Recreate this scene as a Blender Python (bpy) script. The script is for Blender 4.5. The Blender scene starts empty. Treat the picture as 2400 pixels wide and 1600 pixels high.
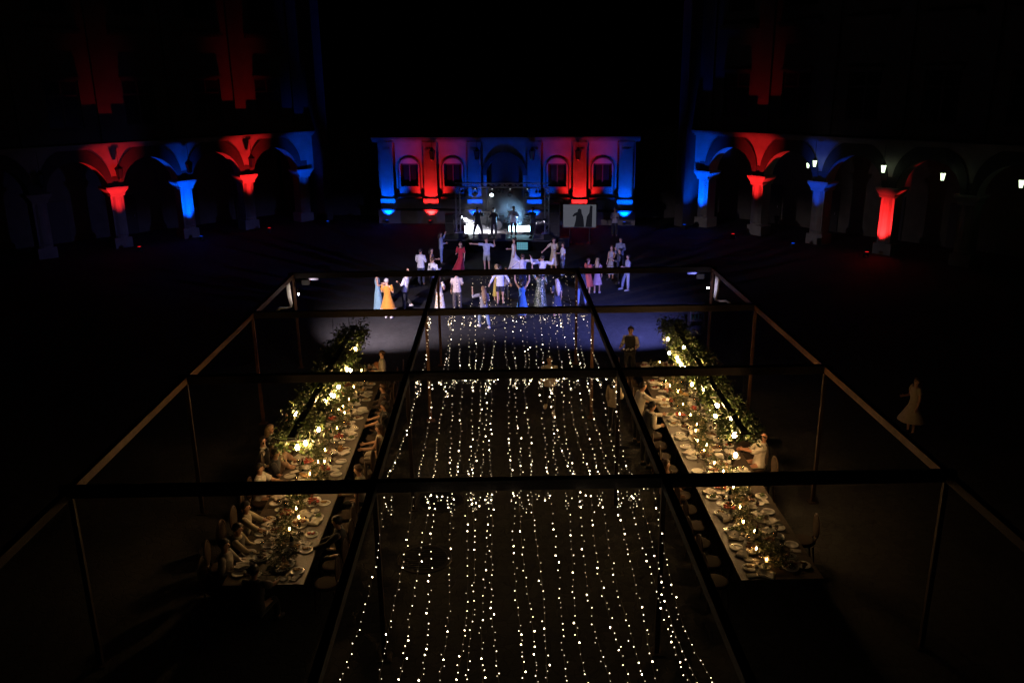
import bpy, bmesh, math, random
import numpy as np
from mathutils import Vector, Matrix, noise
random.seed(7)
SC = bpy.context.scene
COL = SC.collection
PI = math.pi
rad = math.radians
# ------------------------------------------------------------------ camera, night sky, moonlight, exposure
F_PX, CAM_H = 2000.0, 9.3
dY = np.array([-37.0, 616.0, -2000.0]); dY /= np.linalg.norm(dY)
dZ = np.array([-85.0, 6820.0, 2000.0]); dZ -= dY * dY.dot(dZ); dZ /= np.linalg.norm(dZ)
dX = np.cross(dY, dZ)
ROT = np.array([dX, dY, dZ])
cam_data = bpy.data.cameras.new("camera")
cam = bpy.data.objects.new("camera", cam_data)
COL.objects.link(cam)
m4 = Matrix([[float(v) for v in row] + [0.0] for row in ROT] + [[0, 0, 0, 1]])
m4[0][3], m4[1][3], m4[2][3] = 0.0, 0.0, CAM_H
cam.matrix_world = m4
cam_data.sensor_width = 36.0
cam_data.lens = 36.0 * F_PX / 2400.0
cam_data.clip_end = 800.0
SC.camera = cam

world = bpy.data.worlds.new("World")
SC.world = world
world.use_nodes = True
wn = world.node_tree
wn.nodes.clear()
w_out = wn.nodes.new("ShaderNodeOutputWorld")
w_bg = wn.nodes.new("ShaderNodeBackground")
w_sky = wn.nodes.new("ShaderNodeTexSky")
w_sky.sky_type = 'NISHITA'
w_sky.sun_disc = False
w_sky.sun_elevation = rad(-4)
w_sky.sun_rotation = rad(200)
w_bg.inputs["Strength"].default_value = 0.00012
wn.links.new(w_sky.outputs[0], w_bg.inputs[0])
wn.links.new(w_bg.outputs[0], w_out.inputs[0])
SC.view_settings.view_transform = 'Standard'
SC.view_settings.look = 'None'
SC.view_settings.exposure = -0.3
SC.view_settings.gamma = 1.0
SC.view_settings.use_curve_mapping = False
SC.cycles.use_denoising = True
SC.cycles.max_bounces = 5
SC.cycles.diffuse_bounces = 1
SC.cycles.glossy_bounces = 3
SC.cycles.transmission_bounces = 5
SC.cycles.transparent_max_bounces = 6
SC.cycles.volume_bounces = 0
SC.cycles.sample_clamp_indirect = 3.0
SC.cycles.caustics_reflective = False
SC.cycles.caustics_refractive = False
SC.cycles.use_light_tree = True

# ------------------------------------------------------------------ pixel (photo 2400x1600) to a point of the place
def ray(x, y):
    return ROT @ np.array([x - 1200.0, 800.0 - y, -F_PX])
def at(x, y, z):
    r = ray(x, y); t = (z - CAM_H) / r[2]
    return Vector((float(r[0] * t), float(r[1] * t), z))
def atY(x, y, Y):
    r = ray(x, y); t = Y / r[1]
    return Vector((float(r[0] * t), Y, float(CAM_H + r[2] * t)))
V = 2400.0 / 2352.0

# ------------------------------------------------------------------ helpers
class MB:
    def __init__(self):
        self.v, self.f = [], []
    def add(self, vs, fs):
        o = len(self.v)
        self.v += [tuple(p) for p in vs]
        self.f += [tuple(i + o for i in f) for f in fs]
        return self
    def box(self, c, s, M=None):
        x, y, z = s[0] / 2, s[1] / 2, s[2] / 2
        vs = [Vector((a * x, b * y, d * z)) for a in (-1, 1) for b in (-1, 1) for d in (-1, 1)]
        if M is not None: vs = [M @ p for p in vs]
        c = Vector(c)
        vs = [p + c for p in vs]
        return self.add(vs, [(0, 1, 3, 2), (4, 6, 7, 5), (0, 4, 5, 1), (2, 3, 7, 6), (0, 2, 6, 4), (1, 5, 7, 3)])
    def span(self, a, b):
        return self.box([(a[i] + b[i]) / 2 for i in range(3)], [abs(b[i] - a[i]) for i in range(3)])
    def tube(self, a, b, r0, r1=None, n=8, caps=True):
        return self.path([a, b], [r0, r0 if r1 is None else r1], n, caps)
    def path(self, pts, rs, n=8, caps=True, sq=1.0):
        pts = [Vector(p) for p in pts]
        if not isinstance(rs, (list, tuple)): rs = [rs] * len(pts)
        vs, fs = [], []
        up0 = None
        for i, p in enumerate(pts):
            d = (pts[min(i + 1, len(pts) - 1)] - pts[max(i - 1, 0)])
            d = d.normalized() if d.length > 1e-9 else Vector((0, 0, 1))
            if up0 is None:
                up0 = Vector((0, 0, 1)) if abs(d.z) < .9 else Vector((0, 1, 0))
            u = up0 - d * up0.dot(d)
            if u.length < 1e-6: u = d.orthogonal()
            u.normalize(); up0 = u
            w = d.cross(u)
            for k in range(n):
                a = 2 * PI * k / n
                vs.append(p + (u * math.cos(a) + w * math.sin(a) * sq) * rs[i])
        for i in range(len(pts) - 1):
            for k in range(n):
                k2 = (k + 1) % n
                fs.append((i * n + k, i * n + k2, (i + 1) * n + k2, (i + 1) * n + k))
        if caps:
            fs.append(tuple(range(n - 1, -1, -1)))
            fs.append(tuple((len(pts) - 1) * n + k for k in range(n)))
        return self.add(vs, fs)
    def lathe(self, prof, n=16, c=(0, 0, 0), sx=1.0, sy=1.0):
        vs, fs = [], []
        for r, z in prof:
            for k in range(n):
                a = 2 * PI * k / n
                vs.append((c[0] + r * sx * math.cos(a), c[1] + r * sy * math.sin(a), c[2] + z))
        for i in range(len(prof) - 1):
            for k in range(n):
                k2 = (k + 1) % n
                fs.append((i * n + k, i * n + k2, (i + 1) * n + k2, (i + 1) * n + k))
        if prof[0][0] > 1e-5: fs.append(tuple(range(n - 1, -1, -1)))
        if prof[-1][0] > 1e-5: fs.append(tuple((len(prof) - 1) * n + k for k in range(n)))
        return self.add(vs, fs)
    def ball(self, c, r, n=10, m=7):
        r = r if isinstance(r, (list, tuple)) else (r, r, r)
        prof = [(max(1e-6, math.sin(PI * i / m)), -math.cos(PI * i / m)) for i in range(m + 1)]
        vs, fs = [], []
        for q, z in prof:
            for k in range(n):
                a = 2 * PI * k / n
                vs.append((c[0] + r[0] * q * math.cos(a), c[1] + r[1] * q * math.sin(a), c[2] + r[2] * z))
        for i in range(m):
            for k in range(n):
                k2 = (k + 1) % n
                fs.append((i * n + k, i * n + k2, (i + 1) * n + k2, (i + 1) * n + k))
        return self.add(vs, fs)
    def mesh(self, name, mat=None, smooth=False):
        me = bpy.data.meshes.new(name)
        me.from_pydata(self.v, [], self.f)
        if mat: me.materials.append(mat)
        if smooth:
            me.polygons.foreach_set('use_smooth', [True] * len(me.polygons))
        me.update()
        return me
    def build(self, name, mat, parent=None, smooth=False, bevel=0.0, loc=None):
        o = bpy.data.objects.new(name, self.mesh(name, mat, smooth))
        COL.objects.link(o)
        if parent: o.parent = parent
        if loc is not None: o.location = loc
        if bevel:
            b = o.modifiers.new("bevel", 'BEVEL'); b.width = bevel; b.segments = 2; b.limit_method = 'ANGLE'
        return o
def link_mesh(name, me, parent=None, loc=None, rotz=None):
    o = bpy.data.objects.new(name, me); COL.objects.link(o)
    if parent: o.parent = parent
    if loc is not None: o.location = loc
    if rotz is not None: o.rotation_euler = (0, 0, rotz)
    return o
def tag(o, label, cat, group=None):
    o["label"] = label; o["category"] = cat
    if group: o["group"] = group
    return o
def thing(name, label, cat, loc=(0, 0, 0), rotz=0.0, group=None):
    o = bpy.data.objects.new(name, None); COL.objects.link(o)
    o.empty_display_size = .1
    o.location = loc; o.rotation_euler = (0, 0, rotz)
    return tag(o, label, cat, group)
def struct(name, mb, mat):
    o = mb.build(name, mat); o["kind"] = "structure"; return o
def copy_tree(o, parent=None):
    c = o.copy(); COL.objects.link(c)
    if parent: c.parent = parent
    for ch in o.children: copy_tree(ch, c)
    return c
_O = ["", "first", "second", "third", "fourth", "fifth", "sixth", "seventh", "eighth", "ninth", "tenth", "eleventh", "twelfth", "thirteenth",
      "fourteenth", "fifteenth", "sixteenth", "seventeenth", "eighteenth", "nineteenth"]
ORD = _O + [t + ("ieth" if u == 0 else "y-" + _O[u]) for t in ("twent", "thirt", "fort", "fift", "sixt", "sevent") for u in range(10)]

def mat(name, col, rough=.6, var=.25, scale=8.0, bump=0.0, bscale=None, metal=0.0, emit=None, strength=0.0, spec=None, coat=0.0, trans=0.0, sheen=0.0):
    m = bpy.data.materials.new(name); m.use_nodes = True
    nt = m.node_tree; b = nt.nodes["Principled BSDF"]
    b.inputs["Roughness"].default_value = rough
    b.inputs["Metallic"].default_value = metal
    if spec is not None: b.inputs["Specular IOR Level"].default_value = spec
    if coat: b.inputs["Coat Weight"].default_value = coat
    if trans: b.inputs["Transmission Weight"].default_value = trans
    if sheen: b.inputs["Sheen Weight"].default_value = sheen
    b.inputs["Base Color"].default_value = (*col, 1)
    tc = None
    if var or bump:
        tc = nt.nodes.new("ShaderNodeTexCoord")
    if var:
        n = nt.nodes.new("ShaderNodeTexNoise"); n.inputs["Scale"].default_value = scale; n.inputs["Detail"].default_value = 6
        r = nt.nodes.new("ShaderNodeValToRGB")
        r.color_ramp.elements[0].position = .3; r.color_ramp.elements[1].position = .72
        r.color_ramp.elements[0].color = (*[c * (1 - var) for c in col], 1)
        r.color_ramp.elements[1].color = (*[min(1, c * (1 + var)) for c in col], 1)
        nt.links.new(tc.outputs["Object"], n.inputs["Vector"])
        nt.links.new(n.outputs["Fac"], r.inputs["Fac"]); nt.links.new(r.outputs["Color"], b.inputs["Base Color"])
    if bump:
        n2 = nt.nodes.new("ShaderNodeTexNoise"); n2.inputs["Scale"].default_value = bscale or scale * 3; n2.inputs["Detail"].default_value = 5
        bp = nt.nodes.new("ShaderNodeBump"); bp.inputs["Strength"].default_value = bump; bp.inputs["Distance"].default_value = .02
        nt.links.new(tc.outputs["Object"], n2.inputs["Vector"])
        nt.links.new(n2.outputs["Fac"], bp.inputs["Height"]); nt.links.new(bp.outputs["Normal"], b.inputs["Normal"])
    if emit is not None:
        b.inputs["Emission Color"].default_value = (*emit, 1); b.inputs["Emission Strength"].default_value = strength
    return m
def emission(name, col, strength):
    m = bpy.data.materials.new(name); m.use_nodes = True
    nt = m.node_tree; nt.nodes.clear()
    e = nt.nodes.new("ShaderNodeEmission"); o = nt.nodes.new("ShaderNodeOutputMaterial")
    e.inputs[0].default_value = (*col, 1); e.inputs[1].default_value = strength
    nt.links.new(e.outputs[0], o.inputs[0])
    return m
def spot(name, loc, aim, power, col, angle, blend=.6, radius=.06, parent=None):
    d = bpy.data.lights.new(name, 'SPOT'); d.energy = power; d.color = col; d.spot_size = rad(angle); d.spot_blend = blend
    d.shadow_soft_size = radius
    o = bpy.data.objects.new(name, d); COL.objects.link(o)
    o.location = loc
    o.rotation_euler = (Vector(aim) - Vector(loc)).to_track_quat('-Z', 'Y').to_euler()
    if parent: o.parent = parent
    return o
# ------------------------------------------------------------------ materials of the setting
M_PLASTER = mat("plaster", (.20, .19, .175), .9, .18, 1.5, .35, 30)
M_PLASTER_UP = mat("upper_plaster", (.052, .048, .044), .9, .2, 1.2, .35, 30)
M_DARKSTONE = mat("dark_stone", (.022, .021, .02), .85, .3, 3, .3, 30)
M_CORR = mat("corridor_shaded", (.085, .08, .062), .9, .2, 1.5, .2, 30)  # corridor colour darkened to carry the shade behind the arches
M_ROOF = mat("roof_tile", (.09, .05, .04), .8, .3, 4, .3, 20)
M_GLASS_DARK = mat("window_glass", (.006, .007, .009), .25, 0, spec=.15)
M_WOOD_DARK = mat("door_wood", (.016, .010, .007), .6, .3, 6)
M_IRON = mat("black_iron", (.012, .012, .012), .45, .2, 20, metal=.6)
M_BLACK = mat("black_plastic", (.012, .012, .013), .5, .1, 20)
M_VOID = mat("matt_black", (.0015, .0015, .0015), 1.0, 0, spec=0.0)
M_ALU = mat("aluminium", (.55, .56, .58), .35, .12, 20, metal=1.0)
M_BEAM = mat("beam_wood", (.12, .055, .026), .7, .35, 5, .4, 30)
M_POST_SHADE = mat("shaded_post_wood", (.022, .011, .007), .7, .35, 5, .4, 30)  # same timber, darkened for the posts that little light reaches
M_BEAM_SHADE = mat("shaded_beam_wood", (.009, .0045, .0035), .8, .35, 5, .4, 30)  # beam timber with the missing light put into its colour
M_WHITE = mat("white_cloth", (.72, .71, .69), .85, .08, 10, .3, 40)

def ground_mat():
    m = bpy.data.materials.new("paving"); m.use_nodes = True
    nt = m.node_tree; b = nt.nodes["Principled BSDF"]
    tc = nt.nodes.new("ShaderNodeTexCoord")
    vo = nt.nodes.new("ShaderNodeTexVoronoi"); vo.feature = 'DISTANCE_TO_EDGE'; vo.inputs["Scale"].default_value = 5.5
    vc = nt.nodes.new("ShaderNodeTexVoronoi"); vc.inputs["Scale"].default_value = 5.5
    no = nt.nodes.new("ShaderNodeTexNoise"); no.inputs["Scale"].default_value = 14; no.inputs["Detail"].default_value = 8
    big = nt.nodes.new("ShaderNodeTexNoise"); big.inputs["Scale"].default_value = .35; big.inputs["Detail"].default_value = 4
    nt.links.new(tc.outputs["Object"], vo.inputs["Vector"]); nt.links.new(tc.outputs["Object"], vc.inputs["Vector"])
    nt.links.new(tc.outputs["Object"], no.inputs["Vector"]); nt.links.new(tc.outputs["Object"], big.inputs["Vector"])
    gap = nt.nodes.new("ShaderNodeMapRange"); gap.inputs["From Max"].default_value = .05; gap.inputs["To Min"].default_value = .55
    nt.links.new(vo.outputs["Distance"], gap.inputs["Value"])
    ramp = nt.nodes.new("ShaderNodeValToRGB")
    ramp.color_ramp.elements[0].color = (.013, .0127, .0123, 1); ramp.color_ramp.elements[1].color = (.06, .059, .058, 1)
    mx = nt.nodes.new("ShaderNodeMath"); mx.operation = 'ADD'
    nt.links.new(no.outputs["Fac"], mx.inputs[0]); nt.links.new(vc.outputs["Color"], mx.inputs[1])
    m2 = nt.nodes.new("ShaderNodeMath"); m2.operation = 'MULTIPLY'; m2.inputs[1].default_value = .32
    nt.links.new(mx.outputs[0], m2.inputs[0])
    m3 = nt.nodes.new("ShaderNodeMath"); m3.operation = 'MULTIPLY_ADD'; m3.inputs[1].default_value = .8; m3.inputs[2].default_value = -.18
    nt.links.new(big.outputs["Fac"], m3.inputs[0])
    m4_ = nt.nodes.new("ShaderNodeMath"); m4_.operation = 'ADD'
    nt.links.new(m2.outputs[0], m4_.inputs[0]); nt.links.new(m3.outputs[0], m4_.inputs[1])
    nt.links.new(m4_.outputs[0], ramp.inputs["Fac"])
    mul = nt.nodes.new("ShaderNodeMix"); mul.data_type = 'RGBA'; mul.blend_type = 'MULTIPLY'; mul.inputs[0].default_value = 1
    nt.links.new(ramp.outputs["Color"], mul.inputs[6]); nt.links.new(gap.outputs[0], mul.inputs[7])
    nt.links.new(mul.outputs[2], b.inputs["Base Color"])
    b.inputs["Roughness"].default_value = .85; b.inputs["Specular IOR Level"].default_value = .25
    add = nt.nodes.new("ShaderNodeMath"); add.operation = 'MULTIPLY_ADD'; add.inputs[1].default_value = .35
    nt.links.new(no.outputs["Fac"], add.inputs[0]); nt.links.new(gap.outputs[0], add.inputs[2])
    bp = nt.nodes.new("ShaderNodeBump"); bp.inputs["Strength"].default_value = .5; bp.inputs["Distance"].default_value = .02
    nt.links.new(add.outputs[0], bp.inputs["Height"]); nt.links.new(bp.outputs["Normal"], b.inputs["Normal"])
    return m
M_GROUND = ground_mat()
g = MB(); g.add([(-220, -60, 0), (220, -60, 0), (220, 260, 0), (-220, 260, 0)], [(0, 1, 2, 3)])
struct("paving", g, M_GROUND)

# ------------------------------------------------------------------ arcade wings
def wall_frame(P0, ang):
    a = rad(ang); u = Vector((math.cos(a), math.sin(a), 0)); n = Vector((math.sin(a), -math.cos(a), 0)); p = Vector((P0[0], P0[1], 0))
    return lambda s_, out, z: p + u * s_ + n * out + Vector((0, 0, z))
RED, BLUE = (1.0, .017, .018), (.0, .075, 1.0)
def lens_mat(col):
    k = ('lens', col)
    if k not in _lens: _lens[k] = emission("lamp_lens", col, 1.2)
    return _lens[k]
_lens = {}
def uplight(label, fr, s_, out, col, power, aim, angle, blend=.7, ang=0, colname='red', group="coloured uplights along the facades"):
    p = fr(s_, out, 0)
    t = thing("uplight", label, "floodlight", p, rad(ang), group)
    b = MB(); b.path([(0, 0, .12), (0, 0, .3)], [.10, .12], 14); b.build("housing", M_BLACK, t, False)
    b = MB(); b.box((0, 0, .015), (.26, .16, .03)); b.box((-.13, 0, .12), (.015, .05, .2)); b.box((.13, 0, .12), (.015, .05, .2)); b.build("bracket", M_BLACK, t)
    b = MB(); b.path([(0, 0, .3), (0, 0, .305)], [.09, .09], 14); b.build("lens", lens_mat(col), t)
    sp = spot("spot", (0, 0, .33), Matrix.Rotation(-rad(ang), 3, 'Z') @ (fr(*aim) - p), power, col, angle, blend, .05, t)
    return t
def lantern(label, p, lit, chain, group, rotz=0, sc=1.0):
    t = thing("hanging_lantern", label, "lantern", p, rotz, group)
    b = MB()
    b.lathe([(.02, .62 * sc), (.05, .60 * sc), (.07 * sc, .55 * sc), (.24 * sc, .40 * sc), (.25 * sc, .37 * sc)], 6)
    b.lathe([(.03, -.30 * sc), (.06 * sc, -.26 * sc), (.12 * sc, -.2 * sc), (.14 * sc, -.17 * sc)], 6)
    for k in range(6):
        a = 2 * PI * k / 6
        b.tube((.22 * sc * math.cos(a), .22 * sc * math.sin(a), .38 * sc), (.13 * sc * math.cos(a), .13 * sc * math.sin(a), -.18 * sc), .012 * sc, n=5)
    b.build("frame", M_IRON, t)
    MB().lathe([(.205 * sc, .36 * sc), (.12 * sc, -.17 * sc)], 6).build("glass", M_LANT_ON if lit else M_LANT_OFF, t)
    if chain: MB().tube((0, 0, .6 * sc), (0, 0, .6 * sc + chain), .013, n=6).build("chain", M_IRON, t)
    return t
M_LANT_ON = emission("lit_glass", (.80, 1.0, .62), 3.2)
M_LANT_OFF = mat("lantern_glass", (.03, .035, .04), .15, 0)

def wing(label, P0, ang, cols, s0, s1, corner, corner_in, lit):
    """cols: column positions along the wall; corner: (from, to) of the projecting corner pier."""
    t = thing("arcade_building", label, "building", (P0[0], P0[1], 0), rad(ang), "arcaded wings round the courtyard")
    sp = cols[1] - cols[0]; hs = sp / 2
    zi, ri = 3.46, 1.66; zo, ro = 3.98, 1.92; TOP = 5.75; D = .9
    arches = [(a + b) / 2 for a, b in zip(cols[:-1], cols[1:])]
    # lower wall with the arches cut out, as vertical strips
    xs = [s0]
    for c in arches:
        xs += [c + ri * math.sin(PI * k / 48) for k in range(-24, 25)]
    xs += [s1]
    def low(x):
        for c in arches:
            if abs(x - c) <= ri + 1e-6: return zi + math.sqrt(max(0, ri * ri - (x - c) ** 2))
        return zi
    w = MB()
    vs, fs = [], []
    for x in xs:
        z = low(x)
        vs += [(x, 0, z), (x, 0, TOP), (x, D, z), (x, D, TOP)]
    for i in range(len(xs) - 1):
        a, b = i * 4, i * 4 + 4
        fs += [(a, b, b + 1, a + 1), (a + 2, a + 3, b + 3, b + 2), (a, a + 2, b + 2, b)]
    w.add(vs, fs)
    w.build("arcade_wall", M_PLASTER, t)
    for c in arches:
        b = MB(); vs, fs = [], []
        a0 = math.asin(max(-1, (zi + .12 - zo) / ro))
        N = 40
        for k in range(N + 1):
            ao = a0 + (PI - 2 * a0) * k / N; ai = PI * k / N
            o_ = (c + ro * math.cos(ao), zo + ro * math.sin(ao)); i_ = (c + ri * math.cos(ai), zi + ri * math.sin(ai))
            vs += [(o_[0], -.06, o_[1]), (i_[0], -.06, i_[1]), (o_[0], .0, o_[1]), (i_[0], .0, i_[1])]
        for k in range(N):
            a, b_ = 4 * k, 4 * k + 4
            fs += [(a, a + 1, b_ + 1, b_), (a + 2, b_ + 2, b_ + 3, a + 3), (a, b_, b_ + 2, a + 2), (a + 1, a + 3, b_ + 3, b_ + 1)]
        b.add(vs, fs); b.build("archivolt", M_DARKSTONE, t)
    for c in cols:
        b = MB()
        b.box((c, .45, .3), (1.02, 1.0, .6)); b.box((c, .45, 1.82), (.74, .8, 2.44))
        b.path([(c, .24, .6), (c, .24, .75), (c, .24, .8), (c, .24, 3.04)], [.40, .40, .34, .31], 14)
        o = b.build("pier", M_PLASTER, t)
        b = MB()
        M45 = None
        vs = []
        for z, hw in ((3.04, .40), (3.12, .43), (3.2, .43), (3.44, .62), (3.56, .64)):
            vs += [(c - hw, -hw * .31, z), (c + hw, -hw * .31, z), (c + hw, .95, z), (c - hw, .95, z)]
        fs = [(i * 4 + k, i * 4 + (k + 1) % 4, i * 4 + 4 + (k + 1) % 4, i * 4 + 4 + k) for i in range(4) for k in range(4)] + [(3, 2, 1, 0), (16, 17, 18, 19)]
        b.add(vs, fs); b.build("capital", M_PLASTER, t)
        b = MB(); b.box((c, .3, 3.85), (.62, .64, .56)); b.build("impost", M_DARKSTONE, t)  # the capital's shadow is put into the block's dark colour
    b = MB()
    for z0, z1, d in ((5.752, 5.87, .18), (5.87, 5.97, .36), (5.97, 6.06, .47)):
        b.span((s0, -d, z0), (s1, .5, z1 - .002))
    b.build("cornice", M_PLASTER, t)
    # corridor behind the arches
    b = MB(); b.span((s0, 4.6, 0), (s1, 4.9, 5.9)); b.build("corridor_wall", M_CORR, t)
    b = MB(); b.span((s0, D + .002, 5.6), (s1, 4.6, 5.75)); b.build("corridor_ceiling", M_CORR, t)
    for i, c in enumerate(arches):
        b = MB(); b.span((c - .75, 4.5, 0), (c + .75, 4.598, 2.5)); d = b.build("door", M_WOOD_DARK, t)
        b = MB(); b.path([(c + .55, 4.46, 1.05), (c + .55, 4.46, 1.2)], .02, 6); b.build("handle", M_ALU, d)
    # upper floors
    b = MB(); edges = [s0] + [x for c in arches for x in (c - .92, c + .92)] + [s1]
    zw0, zw1, zw2, zw3, ZT = 6.9, 9.5, 12.9, 15.4, 17.0
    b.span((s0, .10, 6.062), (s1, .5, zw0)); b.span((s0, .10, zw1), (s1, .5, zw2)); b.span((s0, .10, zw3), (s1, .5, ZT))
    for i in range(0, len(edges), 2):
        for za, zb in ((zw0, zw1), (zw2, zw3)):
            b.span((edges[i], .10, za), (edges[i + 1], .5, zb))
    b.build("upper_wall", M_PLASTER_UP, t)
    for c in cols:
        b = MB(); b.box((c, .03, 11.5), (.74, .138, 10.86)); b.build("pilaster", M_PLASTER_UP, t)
    for c in arches:
        b = MB(); b.span((c - 1.32, -.30, 12.0), (c + 1.32, .098, 12.16)); b.span((c - 1.32, -.14, 11.86), (c + 1.32, .098, 11.998)); b.build("sill_course", M_PLASTER_UP, t)
        for za, zb in ((zw0, zw1), (zw2, zw3)):
            f = MB()
            f.span((c - .92, .22, za), (c - .82, .34, zb)); f.span((c + .82, .22, za), (c + .92, .34, zb)); f.span((c - .05, .22, za), (c + .05, .34, zb))
            f.span((c - .82, .22, zb - .12), (c + .82, .34, zb)); f.span((c - .82, .22, (za + zb) / 2 + .4), (c + .82, .34, (za + zb) / 2 + .5)); f.span((c - .82, .22, za), (c + .82, .34, za + .1))
            wo = f.build("window", M_WOOD_DARK, t)
            MB().span((c - .82, .27, za), (c + .82, .29, zb)).build("pane", M_GLASS_DARK, wo)
        b = MB(); b.span((c - 1.0, -.16, 9.55), (c + 1.0, .098, 9.66)); b.span((c - .95, -.07, 9.47), (c + .95, .098, 9.548)); b.build("lintel", M_PLASTER_UP, t)
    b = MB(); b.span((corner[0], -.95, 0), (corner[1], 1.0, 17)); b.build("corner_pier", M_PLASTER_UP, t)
    b = MB(); b.span((s0, -.5, ZT), (s1, 6, ZT + .25)); b.build("eaves", M_DARKSTONE, t)
    b = MB(); b.span((s0, .502, 6.2), (s1, 6, ZT - .002)); b.build("upper_floors", M_DARKSTONE, t)
    return t, arches
LF = wall_frame((-19.2, 53.2), 45); RF = wall_frame((16.7, 49.9), -52)
LC = [-12.55, -8.35, -4.15, .05, 4.25, 8.45]
RC = [-5.95, -1.87, 2.21, 6.29, 10.37, 14.45, 18.53]
wing("stone arcade wing with unlit lanterns, its piers washed red and blue", (-19.2, 53.2), 45, LC, -17.0, 9.3, (9.3, 9.95), 9.3, False)
wing("stone arcade wing with glowing lanterns and one pier lit bright red", (16.7, 49.9), -52, RC, -6.7, 23.0, (-7.35, -6.7), -6.7, True)
UPL = [
    ("red uplight below the outermost red spandrel of the unlit arcade", LF, LC[2] + .05, 2.0, RED, 3900, 4.1, 42, 45),
    ("blue uplight below the bright blue pier of the unlit arcade", LF, LC[3] - .12, 1.5, BLUE, 5200, 2.5, 48, 45),
    ("red uplight below the brightest red spandrel of the unlit arcade", LF, LC[4] + .05, 2.0, RED, 6000, 4.5, 40, 45),
    ("blue uplight in the corner of the unlit arcade, by its last half pier", LF, LC[5] - .1, 2.6, BLUE, 2200, 4.5, 36, 45),
    ("blue uplight in the corner of the lantern arcade, by its first pier", RF, RC[0] - .1, 1.5, BLUE, 6000, 2.8, 54, -52),
    ("red uplight below the bright red spandrel of the lantern arcade", RF, RC[1] - .05, 2.0, RED, 5000, 4.2, 40, -52),
    ("dim blue uplight below the second pier from the corner of the lantern arcade", RF, RC[2] - .05, 2.0, BLUE, 1700, 3.7, 34, -52),
    ("strong red uplight close below the brightest pier of the lantern arcade", RF, RC[3] - .12, 1.3, RED, 4600, 1.7, 52, -52),
]
for lb, fr, s_, out, col, pw, az, an, ag in UPL:
    uplight(lb, fr, s_, out, col, pw, (s_, 0, az), an, .9, ag)
# hanging lanterns of both wings
for k, c in enumerate(LC[1:5]):
    lantern("dark hanging lantern before the %s pier of the unlit arcade from its corner" % ORD[5 - k], LF(c + .1, .55, 4.25), False, .95, "unlit lanterns of the dark arcade", rad(45))
for i, (px, py, sc_) in enumerate(((1560 + 845 / 2.529, 978 / 2.529, .8), (1560 + 884 / 2.529, 968 / 2.529, .95), (1560 + 1291 / 2.529, 1000 / 2.529, 1.05), (1560 + 1642 / 2.529, 1046 / 2.529, 1.0), (1560 + 2108 / 2.529, 1088 / 2.529, 1.0), (1560 + 505 / 2.529, 938 / 2.529, .75))):
    # where the sight line meets the plane 0.6 m before the wall
    r = ray(px, py); rv = Vector([float(c) for c in r]); n_ = RF(0, 1, 0) - RF(0, 0, 0); o_ = Vector((0, 0, CAM_H))
    off = (.6, .6, .6, .6, .6, -1.6)[i] if i not in (0,) else -1.2
    tt = (RF(0, off, 0) - o_).dot(n_) / rv.dot(n_)
    lb = ["smaller glowing lantern of the close pair under the dim blue pier's arch", "larger glowing lantern of the close pair by the dim blue pier",
          "glowing lantern hanging above the bright red pier", "glowing lantern next after the bright red pier, towards the dark end", "last glowing lantern at the dark end of the arcade", "faint lantern half hidden behind the red pier beside the corner"][i]
    lt = lantern(lb, o_ + rv * tt - Vector((0, 0, .08)), True, .9, "glowing lanterns of the arcade", rad(-52), sc_ * .66)

# ------------------------------------------------------------------ the pavilion behind the stage
BA = -8.0
BP = (.45, 57.0)
BF = wall_frame(BP, BA)
t = thing("pavilion", "single storey stone pavilion behind the stage, pilasters lit red and blue", "building", (BP[0], BP[1], 0), rad(BA))
PIL = [-7.9, -4.95, -1.98, 1.98, 4.95, 7.9]
WINX = [-6.42, -3.47, 3.47, 6.42]
b = MB()
zw0, zw1, zt = 2.45, 3.95, 5.35
segs = [-8.5] + [x for c in WINX for x in (c - .6, c + .6)] + [8.5]
segs = [-8.5, WINX[0] - .6, WINX[0] + .6, WINX[1] - .6, WINX[1] + .6, -1.2]
def wallrun(b, x0, x1, wins):
    e = [x0] + [x for c in wins for x in (c - .6, c + .6)] + [x1]
    b.span((x0, 0, 0), (x1, .4, zw0)); b.span((x0, 0, zw1), (x1, .4, zt))
    for i in range(0, len(e), 2): b.span((e[i], 0, zw0), (e[i + 1], .4, zw1))
wallrun(b, -8.5, -1.2, WINX[:2]); wallrun(b, 1.2, 8.5, WINX[2:])
vs, fs = [], []
N = 32
for k in range(N + 1):
    x = -1.2 * math.cos(PI * k / N); z = 3.2 + 1.2 * math.sin(PI * k / N)
    vs += [(x, 0, z), (x, 0, zt), (x, .4, z), (x, .4, zt)]
for k in range(N):
    a, c = 4 * k, 4 * k + 4
    fs += [(a, c, c + 1, a + 1), (a + 2, a + 3, c + 3, c + 2), (a, a + 2, c + 2, c)]
b.add(vs, fs)
b.build("wall", M_PLASTER, t)
b = MB()
for x in WINX:
    d = None
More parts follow.
